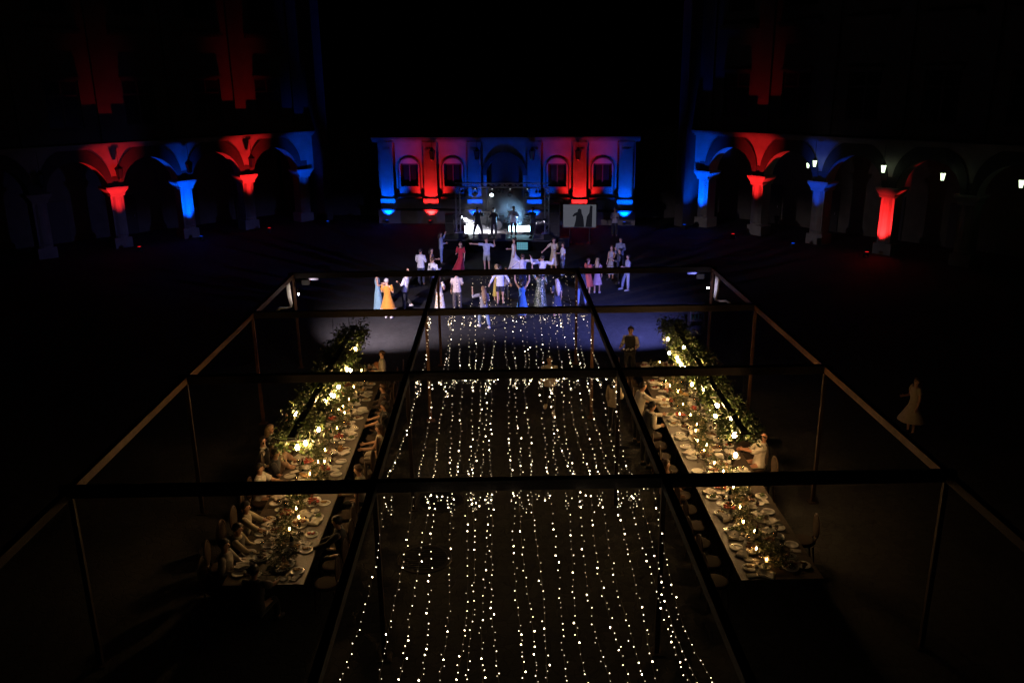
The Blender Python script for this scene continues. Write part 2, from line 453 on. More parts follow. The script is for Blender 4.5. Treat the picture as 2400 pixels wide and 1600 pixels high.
for i, x in enumerate(WINX):
    f = MB(); f.span((x - .6, .12, zw0), (x - .5, .22, zw1)); f.span((x + .5, .12, zw0), (x + .6, .22, zw1)); f.span((x - .04, .12, zw0), (x + .04, .22, zw1)); f.span((x - .5, .12, zw1 - .1), (x + .5, .22, zw1)); f.span((x - .5, .12, zw0), (x + .5, .22, zw0 + .1))
    w_ = f.build("window", M_WOOD_DARK, t)
    MB().span((x - .5, .16, zw0 + .1), (x + .5, .18, zw1 - .1)).build("pane", M_GLASS_DARK, w_)
    f = MB(); vs, fs = [], []
    for k in range(25):
        a = PI * k / 24
        for r_, y_ in ((.80, -.03), (.72, -.03), (.80, -.002), (.72, -.002)):
            vs.append((x + r_ * math.cos(a), y_, 3.62 + r_ * math.sin(a) * .92))
    for k in range(24):
        a, c = 4 * k, 4 * k + 4
        fs += [(a, a + 1, c + 1, c), (a, c, c + 2, a + 2), (a + 1, a + 3, c + 3, c + 1)]
    f.add(vs, fs); f.span((x - .80, -.03, 1.75), (x - .72, -.002, 3.62)); f.span((x + .72, -.03, 1.75), (x + .80, -.002, 3.62))
    f.span((x - .95, -.12, 1.62), (x + .95, -.002, 1.748))
    f.build("window_surround", M_PLASTER_UP, t)
f = MB(); vs, fs = [], []
for k in range(33):
    a = PI * k / 32
    for r_, y_ in ((1.5, -.09), (1.2, -.09), (1.5, -.002), (1.2, -.002)): vs.append((r_ * math.cos(a), y_, 3.2 + r_ * math.sin(a)))
for k in range(32):
    a, c = 4 * k, 4 * k + 4
    fs += [(a, a + 1, c + 1, c), (a, c, c + 2, a + 2), (a + 1, a + 3, c + 3, c + 1)]
f.add(vs, fs); f.build("door_arch", M_DARKSTONE, t)
f = MB(); vs = [(x, .3, z) for x, z in [(-1.2, 0), (1.2, 0)] + [(1.2 * math.cos(PI * k / 20), 3.2 + 1.2 * math.sin(PI * k / 20)) for k in range(21)]]
vs2 = [(x, .36, z) for x, y, z in vs]; n_ = len(vs)
f.add(vs + vs2, [tuple(range(n_)), tuple(range(2 * n_ - 1, n_ - 1, -1))]); dr = f.build("door", M_WOOD_DARK, t)
MB().path([(.12, .22, 1.05), (.12, .22, 1.3)], .025, 6).build("handle", M_ALU, dr)
for x in PIL:
    f = MB(); f.box((x, -.10, 3.3), (.86, .196, 4.1)); f.box((x, -.14, 1.35), (1.0, .276, .6)); f.box((x, -.13, 5.2), (.98, .256, .28))
    f.span((x - .28, -.22, 1.8), (x + .28, -.199, 4.9)); f.build("pilaster", M_PLASTER, t)
f = MB()
for xa, xb in ((-8.6, -1.25), (1.25, 8.6)):
    f.span((xa, -.34, 0), (xb, -.002, .88))
f.build("plinth", M_PLASTER, t)
f = MB()
for xa, xb in ((-8.7, -1.25), (1.25, 8.7)):
    f.span((xa, -.48, .882), (xb, -.002, .98))
f.build("ledge", M_DARKSTONE, t)
f = MB()
for z0, z1, d in ((5.352, 5.48, .22), (5.48, 5.58, .36), (5.58, 5.68, .5)): f.span((-8.8, -d, z0), (8.8, .6, z1 - .002))
f.build("cornice", M_PLASTER, t)
f = MB(); f.add([(-8.9, -.55, 5.69), (8.9, -.55, 5.69), (8.9, 6, 5.69), (-8.9, 6, 5.69), (-7, 2.6, 6.9), (7, 2.6, 6.9)], [(0, 1, 5, 4), (1, 2, 5), (2, 3, 4, 5), (3, 0, 4), (3, 2, 1, 0)]); f.build("roof", M_ROOF, t)
f = MB(); f.span((-8.5, .402, 0), (-8.1, 6, 5.6)); f.span((8.1, .402, 0), (8.5, 6, 5.6)); f.build("side_wall", M_PLASTER_UP, t)
PC = [BLUE, RED, BLUE, BLUE, RED, BLUE]
PN = ["blue uplight under the end pilaster of the pavilion, on the unlit arcade's side", "red uplight before the pavilion beside the end pilaster of the unlit arcade's side", "blue uplight behind the stage on the unlit arcade's side of the pavilion door",
      "blue uplight behind the stage on the lantern arcade's side of the pavilion door", "red uplight before the pavilion, hidden behind the video screen", "blue uplight under the end pilaster beside the man in white"]
PP = [2300, 2600, 1500, 1500, 2600, 2300]
for x, c, nme, pw in zip(PIL, PC, PN, PP):
    uplight(nme, BF, x, .80, c, pw * 1.2, (x, 0, 2.0), 76, .8, BA)
LN = ["lantern before the red pilaster on the unlit arcade's side", "lantern before the blue pilaster on the unlit arcade's side of the pavilion door", "lantern before the blue pilaster on the lantern arcade's side of the pavilion door", "lantern before the red pilaster above the video screen"]
for x, nme in zip(PIL[1:5], LN):
    lantern("dark hanging " + nme, BF(x + (.25 if x < 0 else -.1), .55, 4.45), False, .42, "dark lanterns hanging before the pavilion", rad(BA), .95)
# dark links between the pavilion and the wings
for nm, xa, xb in (("dark unlit link wall between the pavilion and the unlit arcade", -16.5, -8.6), ("dark unlit link wall between the pavilion and the lantern arcade", 8.6, 15.5)):
    t = thing("link_wall", nm, "wall", (BP[0], BP[1], 0), rad(BA))
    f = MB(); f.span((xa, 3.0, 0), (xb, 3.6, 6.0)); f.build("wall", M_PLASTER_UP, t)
    f = MB(); f.span((xa, 2.8, 6.002), (xb, 3.8, 6.2)); f.build("coping", M_DARKSTONE, t)

# ------------------------------------------------------------------ pergola
XP = [-6.78, -2.03, 2.55, 7.05]
YP = [27.55, 22.65, 17.4, 12.2, 7.0]
t = thing("pergola", "long open pergola of dark timber beams on slim posts, hung with fairy lights", "pergola", (0, 0, 0))
BH = .18
for y in YP:
    f = MB(); f.box((.13, y, 3.2), (14.1, .14, BH)); f.build("crossbeam", M_BEAM_SHADE, t, bevel=.008)
for i, x in enumerate(XP):
    for a, b_ in zip(YP[:-1], YP[1:]):
        f = MB(); f.span((x - .06, b_ + .072, 3.2 - .075), (x + .06, a - .072, 3.2 + .075)); f.build("long_beam", M_BEAM if i in (0, 3) and b_ > 8 else M_BEAM_SHADE, t, bevel=.008)  # outer beams at the camera end carry their shade in the wood colour
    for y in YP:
        f = MB(); f.box((x, y, 1.545), (.08, .08, 3.09)); f.box((x, y, .01), (.22, .22, .02)); f.build("post", M_POST_SHADE if y < 20 else M_BEAM, t, bevel=.006)  # posts towards the camera have their shade in the wood colour
# drapes tied back at the two corners that face the dance floor, with a floodlight each
for x, sg, nm, col, colname in ((XP[0], -1, "white tied drape on the pergola corner above the woman in orange", (1, .9, .97), "white"), (XP[3], 1, "white tied drape on the pergola corner opposite, tinted blue", (.35, .4, 1), "blue")):
    vs, fs = [], []
    N = 9
    path = [(0, 3.08), (0, 2.9), (-.02, 2.6), (-.05, 2.36), (-.03, 2.24), (.10, 2.2), (.3, 2.2), (.42, 2.12), (.46, 1.95)]
    wd = [.10, .12, .11, .09, .06, .05, .05, .06, .07]
    f = MB()
    pts = [Vector((x + sg * (px_ + .16) - (.05 if sg > 0 else -.05), 27.2 + .03 * math.sin(i * 2), pz_)) for i, (px_, pz_) in enumerate(path)]
    f.path(pts, wd, 12, True, .7)
    for i, p in enumerate(f.v):
        p = Vector(p); a = (i % 12) * 2 * PI / 12
        f.v[i] = p + Vector((math.cos(a * 3), math.sin(a * 3), 0)) * .012
    tag(f.build("tied_drape", M_WHITE, None, True), nm, "drape", "drapes tied at the pergola corners")
    p = Vector((x - sg * .35, 27.75, 2.92))
    tl = thing("floodlight", "black floodlight clamped under the pergola corner, throwing %s light on the dance floor" % colname, "floodlight", p, 0, "floodlights on the pergola corners")
    f = MB(); f.box((0, .0, 0), (.26, .12, .18)); f.build("housing", M_BLACK, tl, bevel=.01)
    MB().box((0, .063, 0), (.22, .004, .14)).build("lens", emission("flood_lens", col, 4), tl)
    MB().path([(0, 0, .09), (0, -.1, .2)], .015, 6).build("bracket", M_IRON, tl)
    f = MB(); f.box((0, .395, .075), (.68, .006, .19)); f.box((0, .235, .173), (.68, .314, .006)); f.build("added_barn_door", M_VOID, tl)  # plates added to keep the flood light off the pavilion
    if sg < 0: spot("spot", (0, .1, 0), (4.6, 8.4, -3.9), 5400, (1, .82, 1.0), 80, 1.0, .011, tl)
    else: spot("spot", (0, .1, 0), (-4.6, 8.2, -3.9), 7800, (.22, .24, 1), 86, 1.0, .011, tl)
    p = Vector((x - sg * .26, 26.98, 2.70))
    tl = thing("clip_lamp", "small lit clip lamp beside the %s drape on the pergola corner post" % colname, "lamp", p, 0, "clip lamps on the pergola corners")
    MB().ball((0, 0, 0), .028, 10, 7).build("globe", emission("clip_globe", (1, .82, .72) if sg < 0 else (.75, .7, 1), 170), tl, True)
    MB().path([(0, 0, .03), (0, 0, .12), (sg * .24, .54, .14)], .012, 6).build("arm", M_IRON, tl)

# manhole covers in the paving
for x, y, r_, nm in ((1010, 1150, .52, "round iron manhole cover just beyond the nearer crossbeam"), (975, 1283, .52, "round iron manhole cover closest to the camera")):
    p = at(x * V, y * V, 0)
    o = thing("manhole_cover", nm, "manhole cover", (p.x, p.y, 0), 0, "manhole covers in the paving")
    f = MB(); f.lathe([(r_ * .9, .004), (r_ * .9, .012), (0, .013)], 32)
    for k in range(-5, 6): f.box((0, k * .08, .014), (2 * math.sqrt(max(.01, (r_ * .85) ** 2 - (k * .08) ** 2)), .025, .01))
    f.build("lid", M_IRON, o)
    f = MB(); f.lathe([(r_ * .91, .004), (r_ * .91, .018), (r_ * 1.05, .018), (r_ * 1.08, .004)], 32); f.build("rim", mat("rim_iron", (.035, .033, .03), .4, .3, 20, metal=.7), o)
# ------------------------------------------------------------------ people
_tmp_scene = bpy.data.scenes.new("skinning")
def skin_mesh(verts, edges, radii, material, sub=1, root=0, wrinkle=0.0, seed=0):
    me = bpy.data.meshes.new("skin"); me.from_pydata([tuple(v) for v in verts], edges, [])
    o = bpy.data.objects.new("skin", me)
    _tmp_scene.collection.objects.link(o)
    sk = o.modifiers.new("Skin", 'SKIN'); sk.branch_smoothing = .3
    for i, r in enumerate(radii):
        sv = me.skin_vertices[0].data[i]
        sv.radius = r if isinstance(r, tuple) else (r, r)
        sv.use_root = (i == root)
    if sub:
        s = o.modifiers.new("Sub", 'SUBSURF'); s.levels = sub; s.render_levels = sub
    with bpy.context.temp_override(scene=_tmp_scene, view_layer=_tmp_scene.view_layers[0]):
        dg = bpy.context.evaluated_depsgraph_get(); dg.update()
        out = bpy.data.meshes.new_from_object(o.evaluated_get(dg))
    bpy.data.objects.remove(o); bpy.data.meshes.remove(me)
    if wrinkle:
        off = Vector((seed * 3.1, seed * 1.7, 0))
        for v in out.vertices:
            n = noise.noise(Vector((v.co.x * 13, v.co.y * 13, v.co.z * 6)) + off)
            v.co += v.normal * n * wrinkle
    out.materials.clear(); out.materials.append(material)
    out.polygons.foreach_set('use_smooth', [True] * len(out.polygons)); out.update()
    return out
_mats = {}
def cloth(col, kind='cloth'):
    k = (tuple(round(c, 3) for c in col), kind)
    if k not in _mats:
        if kind == 'skin': _mats[k] = mat("skin", col, .5, .12, 12, 0)
        elif kind == 'hair': _mats[k] = mat("hair", col, .45, .4, 60, .5, 90)
        elif kind == 'shoe': _mats[k] = mat("shoe", col, .4, .1, 20)
        elif kind == 'satin': _mats[k] = mat("satin", col, .35, .08, 9, .2, 25, sheen=.3)
        else: _mats[k] = mat("cloth", col, .85, .12, 14, .35, 45, sheen=.2)
    return _mats[k]
def pattern_cloth(name, base, spots, scale, size, rough=.8, metal=0.0):
    m = mat(name, base, rough, 0, 8, .3, 40, metal=metal)
    nt = m.node_tree; b = nt.nodes["Principled BSDF"]
    tc = nt.nodes.new("ShaderNodeTexCoord"); vo = nt.nodes.new("ShaderNodeTexVoronoi"); vo.inputs["Scale"].default_value = scale
    r = nt.nodes.new("ShaderNodeValToRGB"); r.color_ramp.interpolation = 'CONSTANT'
    r.color_ramp.elements[0].color = (*spots, 1); r.color_ramp.elements[1].color = (*base, 1); r.color_ramp.elements[1].position = size
    nt.links.new(tc.outputs["Object"], vo.inputs["Vector"]); nt.links.new(vo.outputs["Distance"], r.inputs["Fac"])
    nt.links.new(r.outputs["Color"], b.inputs["Base Color"])
    return m
SKIN = (.52, .30, .20)
ARM = {  # upper-arm and forearm directions for the right arm (x outwards, y forwards, z up)
    'down': ((.18, 0, -1), (.05, .25, -1)), 'bend': ((.2, .05, -1), (-.35, 1, .1)), 'table': ((.15, .6, -.85), (-.15, 1, -.05)),
    'up': ((.5, .1, .85), (.0, .15, 1)), 'half': ((.75, .35, -.25), (-.1, .4, 1)), 'out': ((1, .15, .05), (1, .25, .1)), 'outlow': ((.75, .1, -.75), (.6, .2, -.6)),
    'front': ((.15, .9, -.35), (-.1, 1, .15)), 'hip': ((.7, -.35, -.75), (-.55, .5, -.6)), 'face': ((.25, .5, -.85), (-.3, .45, 1)), 'reach': ((.1, .85, -.5), (0, 1, -.15)),
    'tray': ((.25, .1, -1), (-.05, 1, .05)), 'play': ((.3, .35, -.85), (-.75, .8, .55)),
}
LEG = {'stand': ((.05, 0, -1), (0, -.02, -1)), 'sit': ((.18, 1, -.06), (.02, .08, -1)), 'fwd': ((.05, .38, -.92), (0, .12, -1)),
       'backw': ((.05, -.2, -.95), (0, -.5, -.85)), 'wide': ((.3, .05, -.95), (.1, -.05, -1)), 'kick': ((.08, .25, -.9), (.05, -.75, -.6))}
def person(label, loc, face, h=1.75, arms=('down', 'down'), legs=('stand', 'stand'), lean=0.0, side=0.0, skin=SKIN, hair=('short', (.03, .02, .015)),
           top=None, sleeve='long', bottom=None, shorts=False, dress=None, shoes=(.02, .02, .02), vest=None, slim=1.0, head=0.0, group=None, apron=None, sit=False, mats=None, seed=None):
    """face: compass angle in degrees of the direction the person looks at, 0 = away from the camera (+Y), 90 = to the right (+X)."""
    seed = seed if seed is not None else len(bpy.data.objects)
    mats = mats or {}
    s = h / 1.75
    root = thing("person", label, "person", loc, -rad(face), group)
    L = {}
    def q(x, y, z): return Vector((x * s, y * s, z * s))
    pz = .52 if sit else .95
    if sit: pz = .53 / s
    pel = q(0, 0, pz)
    Rm = Matrix.Rotation(-rad(lean), 3, 'X') @ Matrix.Rotation(rad(side), 3, 'Y')
    def up(x, y, z): return pel + Rm @ q(x, y, z - .95)
    L['pel'] = pel; L['wst'] = up(0, .005, 1.09); L['che'] = up(0, -.005, 1.29); L['nek'] = up(0, -.015, 1.47)
    Hm = Rm @ Matrix.Rotation(-rad(head), 3, 'X')
    def hd(x, y, z): return L['nek'] + Hm @ q(x, y, z)
    L['jaw'] = hd(0, .018, .088); L['hea'] = hd(0, .012, .172); L['cro'] = hd(0, .0, .235)
    sw = .178 * slim
    for sd, k in ((-1, 'l'), (1, 'r')):
        L['sh' + k] = up(sd * sw, -.01, 1.425)
        ua, fa = ARM[arms[0 if sd < 0 else 1]] if isinstance(arms[0 if sd < 0 else 1], str) else arms[0 if sd < 0 else 1]
        ua = Rm @ Vector((ua[0] * sd, ua[1], ua[2])).normalized(); fa = Rm @ Vector((fa[0] * sd, fa[1], fa[2])).normalized()
        L['el' + k] = L['sh' + k] + ua * .285 * s
        L['wr' + k] = L['el' + k] + fa * .25 * s
        L['fa' + k] = fa
        L['hp' + k] = pel + q(sd * .095, 0, -.03)
        ld = LEG[legs[0 if sd < 0 else 1]]
        td = Vector((ld[0][0] * sd, ld[0][1], ld[0][2])).normalized(); kd = Vector((ld[1][0] * sd, ld[1][1], ld[1][2])).normalized()
        L['kn' + k] = L['hp' + k] + td * .42 * s
        L['an' + k] = L['kn' + k] + kd * .42 * s
    low = min(L['anl'].z, L['anr'].z)
    dzv = Vector((0, 0, 0))
    if not sit:
        dz = .075 * s - low
        dzv = Vector((0, 0, dz))
        for k in L:
            if not k.startswith('fa'): L[k] = L[k] + dzv
    # ---- the body, one continuous skin
    vs, es, rs, idx = [], [], [], {}
    def nv(key, p, r, link=None):
        idx[key] = len(vs); vs.append(p); rs.append(r if isinstance(r, tuple) else r * s if not isinstance(r, tuple) else r)
        if link is not None: es.append((idx[link], idx[key]))
    sm = slim * s
    nv('pel', L['pel'], .125 * slim); nv('wst', L['wst'], .108 * slim, 'pel'); nv('che', L['che'], .118 * slim, 'wst')
    nv('nb', L['nek'] - Rm @ q(0, 0, .03), .07, 'che'); nv('nek', L['nek'] + Hm @ q(0, .005, .035), .052, 'nb')
    nv('jaw', L['jaw'], .064, 'nek'); nv('hea', L['hea'], .088, 'jaw'); nv('cro', L['cro'], .062, 'hea')
    nv('nose', hd(0, .112, .155), .012, 'hea')
    for sd, k in ((-1, 'l'), (1, 'r')):
        nv('ear' + k, hd(sd * .092, -.005, .165), .016, 'hea')
        nv('sh' + k, L['sh' + k], .06 * slim, 'che'); nv('el' + k, L['el' + k], .043, 'sh' + k); nv('wr' + k, L['wr' + k], .03, 'el' + k)
        fa = L['fa' + k]
        sdv = Vector((sd, 0, 0)); across = (Vector((0, 0, 1)) - fa * fa.z)
        if across.length < .3: across = Vector((0, 1, 0)) - fa * fa.y
        across.normalize(); curl = fa.cross(across) * sd
        if curl.z > 0: curl = -curl
        palm = L['wr' + k] + fa * .05 * s
        nv('pa' + k, palm, .032, 'wr' + k)
        for j, (o_, l_) in enumerate(((-.03, .068), (-.01, .08), (.01, .086), (.029, .076))):
            kn = palm + fa * .042 * s + across * o_ * s
            mid = kn + (fa * .9 + curl * .25) * l_ * .5 * s
            tip = mid + (fa * .6 + curl * .75) * l_ * .5 * s
            nv(f'k{j}{k}', kn, .0105, 'pa' + k); nv(f'm{j}{k}', mid, .009, f'k{j}{k}'); nv(f't{j}{k}', tip, .0075, f'm{j}{k}')
        th = palm + across * .036 * s + fa * .005 * s
        nv('tk' + k, th, .012, 'pa' + k); nv('tt' + k, th + (fa * .7 + across * .6 + curl * .3) * .045 * s, .009, 'tk' + k)
        nv('hp' + k, L['hp' + k], .088 * slim, 'pel'); nv('kn' + k, L['kn' + k], .058 * slim, 'hp' + k)
        nv('an' + k, L['an' + k], .038, 'kn' + k); nv('to' + k, L['an' + k] + q(sd * .02, .13, -.04), .035, 'an' + k)
    link_mesh("body", skin_mesh(vs, es, rs, cloth(skin, 'skin'), 1), root).name = "body"
    # ---- clothing
    def sub_skin(name, keys, links, colour, wr=.006, sb=1):
        vv, rr, ix = [], [], {}
        for kk, p, r in keys:
            ix[kk] = len(vv); vv.append(p); rr.append(r * s)
        m_ = mats.get(name) or (colour if not isinstance(colour, tuple) else cloth(colour))
        return link_mesh(name, skin_mesh(vv, [(ix[a], ix[b]) for a, b in links], rr, m_, sb, 0, wr, seed), root)
    def torso(mb, rows, n=20, k_=1.0):
        vv = []
        for z, a, b in rows:
            for k in range(n):
                an = 2 * PI * k / n
                ca, sa = math.cos(an), math.sin(an)
                sq_ = (abs(ca) ** 3 + abs(sa) ** 3) ** (-1 / 3) * .5 + .5
                f = (1 + .035 * noise.noise(Vector((ca * 2.5, sa * 2.5 + seed, z * 9)))) * sq_ * k_
                x_, y_ = a * slim * ca * f, b * slim * sa * f
                vv.append(up(x_, y_, z) + dzv)
        ff = [(i * n + k, i * n + (k + 1) % n, (i + 1) * n + (k + 1) % n, (i + 1) * n + k) for i in range(len(rows) - 1) for k in range(n)]
        ff.append(tuple((len(rows) - 1) * n + k for k in range(n)))
        mb.add(vv, ff)
    def cm(name, colour): return mats.get(name) or (colour if not isinstance(colour, tuple) else cloth(colour))
    hemz = .93 if sit else .86
    T_ROWS = [(hemz, .178, .138), (.97, .172, .132), (1.07, .155, .118), (1.16, .158, .12), (1.27, .178, .128), (1.36, .186, .12), (1.42, .165, .10), (1.455, .105, .082), (1.485, .066, .062)]
    if top is not None:
        mb = MB(); torso(mb, T_ROWS)
        for k in 'lr':
            sh, el, wr, ch = L['sh' + k], L['el' + k], L['wr' + k], L['che']
            inn = sh.lerp(ch + (sh - ch) * .2 + Rm @ q(0, 0, .03), .5); sh = sh + (inn - sh) * .12 + (el - sh) * .09
            if sleeve == 'none': continue
            if sleeve == 'short': pts, rr = [inn, sh, sh.lerp(el, .4), sh.lerp(el, .78)], [.07, .072, .068, .068]
            elif sleeve == 'rolled': pts, rr = [inn, sh, sh.lerp(el, .5), el, el.lerp(wr, .28)], [.07, .07, .062, .06, .054]
            else: pts, rr = [inn, sh, sh.lerp(el, .5), el.lerp(sh, .12), el.lerp(wr, .12), el.lerp(wr, .6), wr], [.07, .07, .062, .058, .057, .05, .04]
            mb.path(pts, [r_ * s * (.9 + .1 * slim) for r_ in rr], 12)
        for i_, p_ in enumerate(mb.v):
            p_ = Vector(p_); mb.v[i_] = p_ + Vector((1, 1, .3)) * .007 * noise.noise(p_ * 14 + Vector((seed, 0, 0)))
        mb.build("shirt", cm('shirt', top), root, True)
    if vest is not None:
        mb = MB(); torso(mb, [(z, a_, b_) for z, a_, b_ in T_ROWS[:-1]], 20, 1.045)
        mb.build("vest", cm('vest', vest), root, True)
    if bottom is not None:
        ks = [('w', L['pel'] + q(0, 0, .14), .13 * slim), ('pel', L['pel'] + q(0, 0, -.03), .145 * slim)]
        ln = [('w', 'pel')]
        for k in 'lr':
            ks.append(('hp' + k, L['hp' + k] + q(0, 0, -.05), .105 * slim)); ln.append(('pel', 'hp' + k))
            if shorts: ks.append(('kn' + k, L['hp' + k].lerp(L['kn' + k], .85), .09))
            else:
                ks += [('kn' + k, L['kn' + k], .078), ('an' + k, L['an' + k] + (L['kn' + k] - L['an' + k]) * .06, .062)]
            ln.append(('hp' + k, 'kn' + k))
            if not shorts: ln.append(('kn' + k, 'an' + k))
        sub_skin("shorts" if shorts else "trousers", ks, ln, bottom)
    if dress is not None:
        # (colour, hem height, hem radius, sleeves?, folds, neckline, train)
        col, hem, hr = dress[0], dress[1], dress[2]
        opt = dress[3] if len(dress) > 3 else {}
        zs = [1.44, 1.40, 1.33, 1.24, 1.15, 1.07, .98, .90]
        rx = [.10, .155, .165, .158, .142, .135, .155, .172]
        ry = [.085, .10, .122, .128, .112, .108, .125, .14]
        n = 28; vv, ff = [], []
        rows = [(z, a * slim, b * slim) for z, a, b in zip(zs, rx, ry)]
        z = .90
        steps = 8
        for i in range(1, steps + 1):
            t = i / steps
            rows.append((.90 + (hem - .90) * t, .172 * slim * (1 - t) + hr * t, .145 * slim * (1 - t) + hr * .92 * t))
        if opt.get('skirt'): rows = rows[5:]
        for i, (z, a, b) in enumerate(rows):
            fold = max(0, (.95 - z)) * opt.get('fold', .05)
            for k in range(n):
                an = 2 * PI * k / n
                f = 1 + fold * (math.sin(an * 7 + seed) + .6 * math.sin(an * 4 + seed * 2.3 + z * 3))
                tr = opt.get('train', 0) * max(0, (.9 - z)) ** 2
                if z >= .95: p = up(a * math.cos(an) * f, b * math.sin(an) * f, z) + dzv
                else: p = L['pel'] + q(a * math.cos(an) * f + opt.get('sway', 0) * max(0, (.9 - z)), b * math.sin(an) * f - tr + max(0, .9 - z) * opt.get('fwd', 0), z - .95)
                if p.z < .015: p.z = .015
                vv.append(p)
        for i in range(len(rows) - 1):
            for k in range(n):
                k2 = (k + 1) % n
                ff.append((i * n + k, (i + 1) * n + k, (i + 1) * n + k2, i * n + k2))
        mb = MB().add(vv, ff)
        o = mb.build("skirt" if opt.get('skirt') else "dress", col if not isinstance(col, tuple) else cloth(col, opt.get('kind', 'cloth')), root, True)
        if opt.get('sleeve'):
            for k in 'lr':
                e = L['sh' + k].lerp(L['el' + k], opt['sleeve'])
                MB().path([L['che'].lerp(L['sh' + k], .5), L['sh' + k], L['sh' + k].lerp(e, .5), e], [.05 * s, .078 * s, .07 * s, .066 * s], 10).build("sleeve", col if not isinstance(col, tuple) else cloth(col), root, True)
        if opt.get('band'):
            i0 = len(rows) - 3
            vb = [Vector(p) for p in vv[i0 * n:]]
            c0 = L['pel']
            vb = [Vector((c0.x + (p.x - c0.x) * 1.02, c0.y + (p.y - c0.y) * 1.02, p.z)) for p in vb]
            hb = MB(); h_ = len(rows) - i0
            hb.add(vb, [(i * n + k, (i + 1) * n + k, (i + 1) * n + (k + 1) % n, i * n + (k + 1) % n) for i in range(1, h_ - 1) for k in range(n)])
            hb.build("hem_band", cloth(opt['band']), root, True)
    # ---- hair, eyes, shoes
    hk, hc = hair[0], hair[1]
    Hc = L['hea']
    Mh = Hm
    if hk != 'bald':
        hm = cloth(hc, 'hair')
        vv, ff = [], []
        n, m = 14, 9
        for i in range(m + 1):
            ph = PI * i / m
            for k in range(n):
                a = 2 * PI * k / n
                d = Vector((math.sin(ph) * math.cos(a), math.sin(ph) * math.sin(a), math.cos(ph)))
                r = Vector((.098, .112, .105))
                p = Vector((d.x * r.x, d.y * r.y - .012, d.z * r.z + .012))
                p *= 1 + .05 * noise.noise(p * 40 + Vector((seed, 0, 0)))
                if d.y > .15 and d.z < .5: p = Vector((p.x * .8, min(p.y, .03) * .6, p.z))
                if d.z < -.45: p = Vector((p.x * .75, p.y * .75 - .015, max(p.z, -.075)))
                vv.append(Hc + Mh @ (p * s))
        for i in range(m):
            for k in range(n):
                ff.append((i * n + k, (i + 1) * n + k, (i + 1) * n + (k + 1) % n, i * n + (k + 1) % n))
        hb = MB().add(vv, ff)
        if hk in ('long', 'mid'):
            ln_ = .42 if hk == 'long' else .2
            pts = [hd(0, -.035, .2), hd(0, -.075, .10), hd(0, -.095, -.02)] + ([L['nek'] + Rm @ q(0, -.15, -.12), L['nek'] + Rm @ q(.0, -.165, -ln_)] if hk == 'long' else [hd(0, -.09, -.06)])
            rr = [.085, .10, .105, .11, .05] if hk == 'long' else [.085, .09, .08, .05]
            hb.path(pts, [r_ * s for r_ in rr], 12, True, 1.0)
            for i in range(len(hb.v)): pass
        if hk == 'bun':
            hb.ball(hd(0, -.115, .23), .05 * s, 10, 6)
        hb.build("hair", hm, root, True)
    if hair[0] == 'bald' and len(hair) > 2 or mats.get('beard'):
        bb = MB(); bb.ball(hd(0, .066, .085), (.05 * s, .042 * s, .055 * s), 10, 7)
        bb.build("beard", mats.get('beard') or cloth((.7, .68, .64), 'hair'), root, True)
    for sd in (-1, 1):
        MB().ball(hd(sd * .034, .094, .185), .011 * s, 6, 5).build("eye", M_EYE, root, True)
    if shoes is not None:
        for sd, k in ((-1, 'l'), (1, 'r')):
            a = L['an' + k]
            f = MB(); pts = [a + q(0, -.055, -.035), a + q(0, 0, -.02), a + q(sd * .008, .07, -.035), a + q(sd * .018, .15, -.045), a + q(sd * .02, .19, -.05)]
            f.path(pts, [.035 * s, .052 * s, .05 * s, .046 * s, .022 * s], 10, True)
            f.build("shoe", cloth(shoes, 'shoe'), root, True)
    root["hand_l"] = [float(c) for c in (L['wrl'] + L['fal'] * .08 * s)]
    root["hand_r"] = [float(c) for c in (L['wrr'] + L['far'] * .08 * s)]
    return root
M_EYE = mat("eye", (.05, .03, .02), .2, 0)
# ------------------------------------------------------------------ stage with its truss, screen, lamps and instruments
SA = -8.0
SP = (.15, 50.0)
SF = wall_frame(SP, SA)
def sthing(name, label, cat, s_, out, z, group=None): return thing(name, label, cat, SF(s_, out, z), rad(SA), group)
M_DECK = mat("stage_deck", (.02, .02, .022), .75, .2, 3)
t = sthing("stage_platform", "low black stage platform in front of the pavilion door", "stage", 0, 0, 0)
f = MB(); f.span((-3.0, -2.3, .52), (3.1, 2.2, .6)); f.build("deck", M_DECK, t)
f = MB(); f.span((-2.95, -2.25, 0), (3.05, -2.2, .518)); f.span((-2.95, -2.198, 0), (-2.9, 2.15, .518)); f.span((3.0, -2.198, 0), (3.05, 2.15, .518)); f.build("skirt", mat("stage_skirt", (.004, .004, .0045), .95, .1, 20, spec=.05), t)
def truss_mb(a, b, w=.24, step=.32):
    a, b = Vector(a), Vector(b); d = (b - a); L_ = d.length; d.normalize()
    u = Vector((0, 1, 0)) if abs(d.y) < .9 else Vector((1, 0, 0)); u = (u - d * u.dot(d)).normalized(); v = d.cross(u)
    f = MB(); cs = [u * w / 2 * i + v * w / 2 * j for i, j in ((-1, -1), (1, -1), (1, 1), (-1, 1))]
    for c in cs: f.tube(a + c, b + c, .025, n=6)
    n = max(1, round(L_ / step))
    for k in range(n):
        p0, p1 = a + d * (L_ * k / n), a + d * (L_ * (k + 1) / n)
        for i in range(4):
            c0, c1 = cs[i], cs[(i + 1) % 4]
            f.tube(p0 + (c0 if k % 2 else c1), p1 + (c1 if k % 2 else c0), .012, n=5, caps=False)
    return f
t = sthing("stage_truss", "aluminium lattice goalpost truss standing over the band", "truss", 0, 0, 0)
truss_mb((-2.55, 0, .6), (-2.55, 0, 3.24)).build("truss_post", M_ALU, t)
truss_mb((2.7, 0, .6), (2.7, 0, 3.24)).build("truss_post", M_ALU, t)
truss_mb((-2.68, 0, 3.37), (2.83, 0, 3.37)).build("truss_span", M_ALU, t)
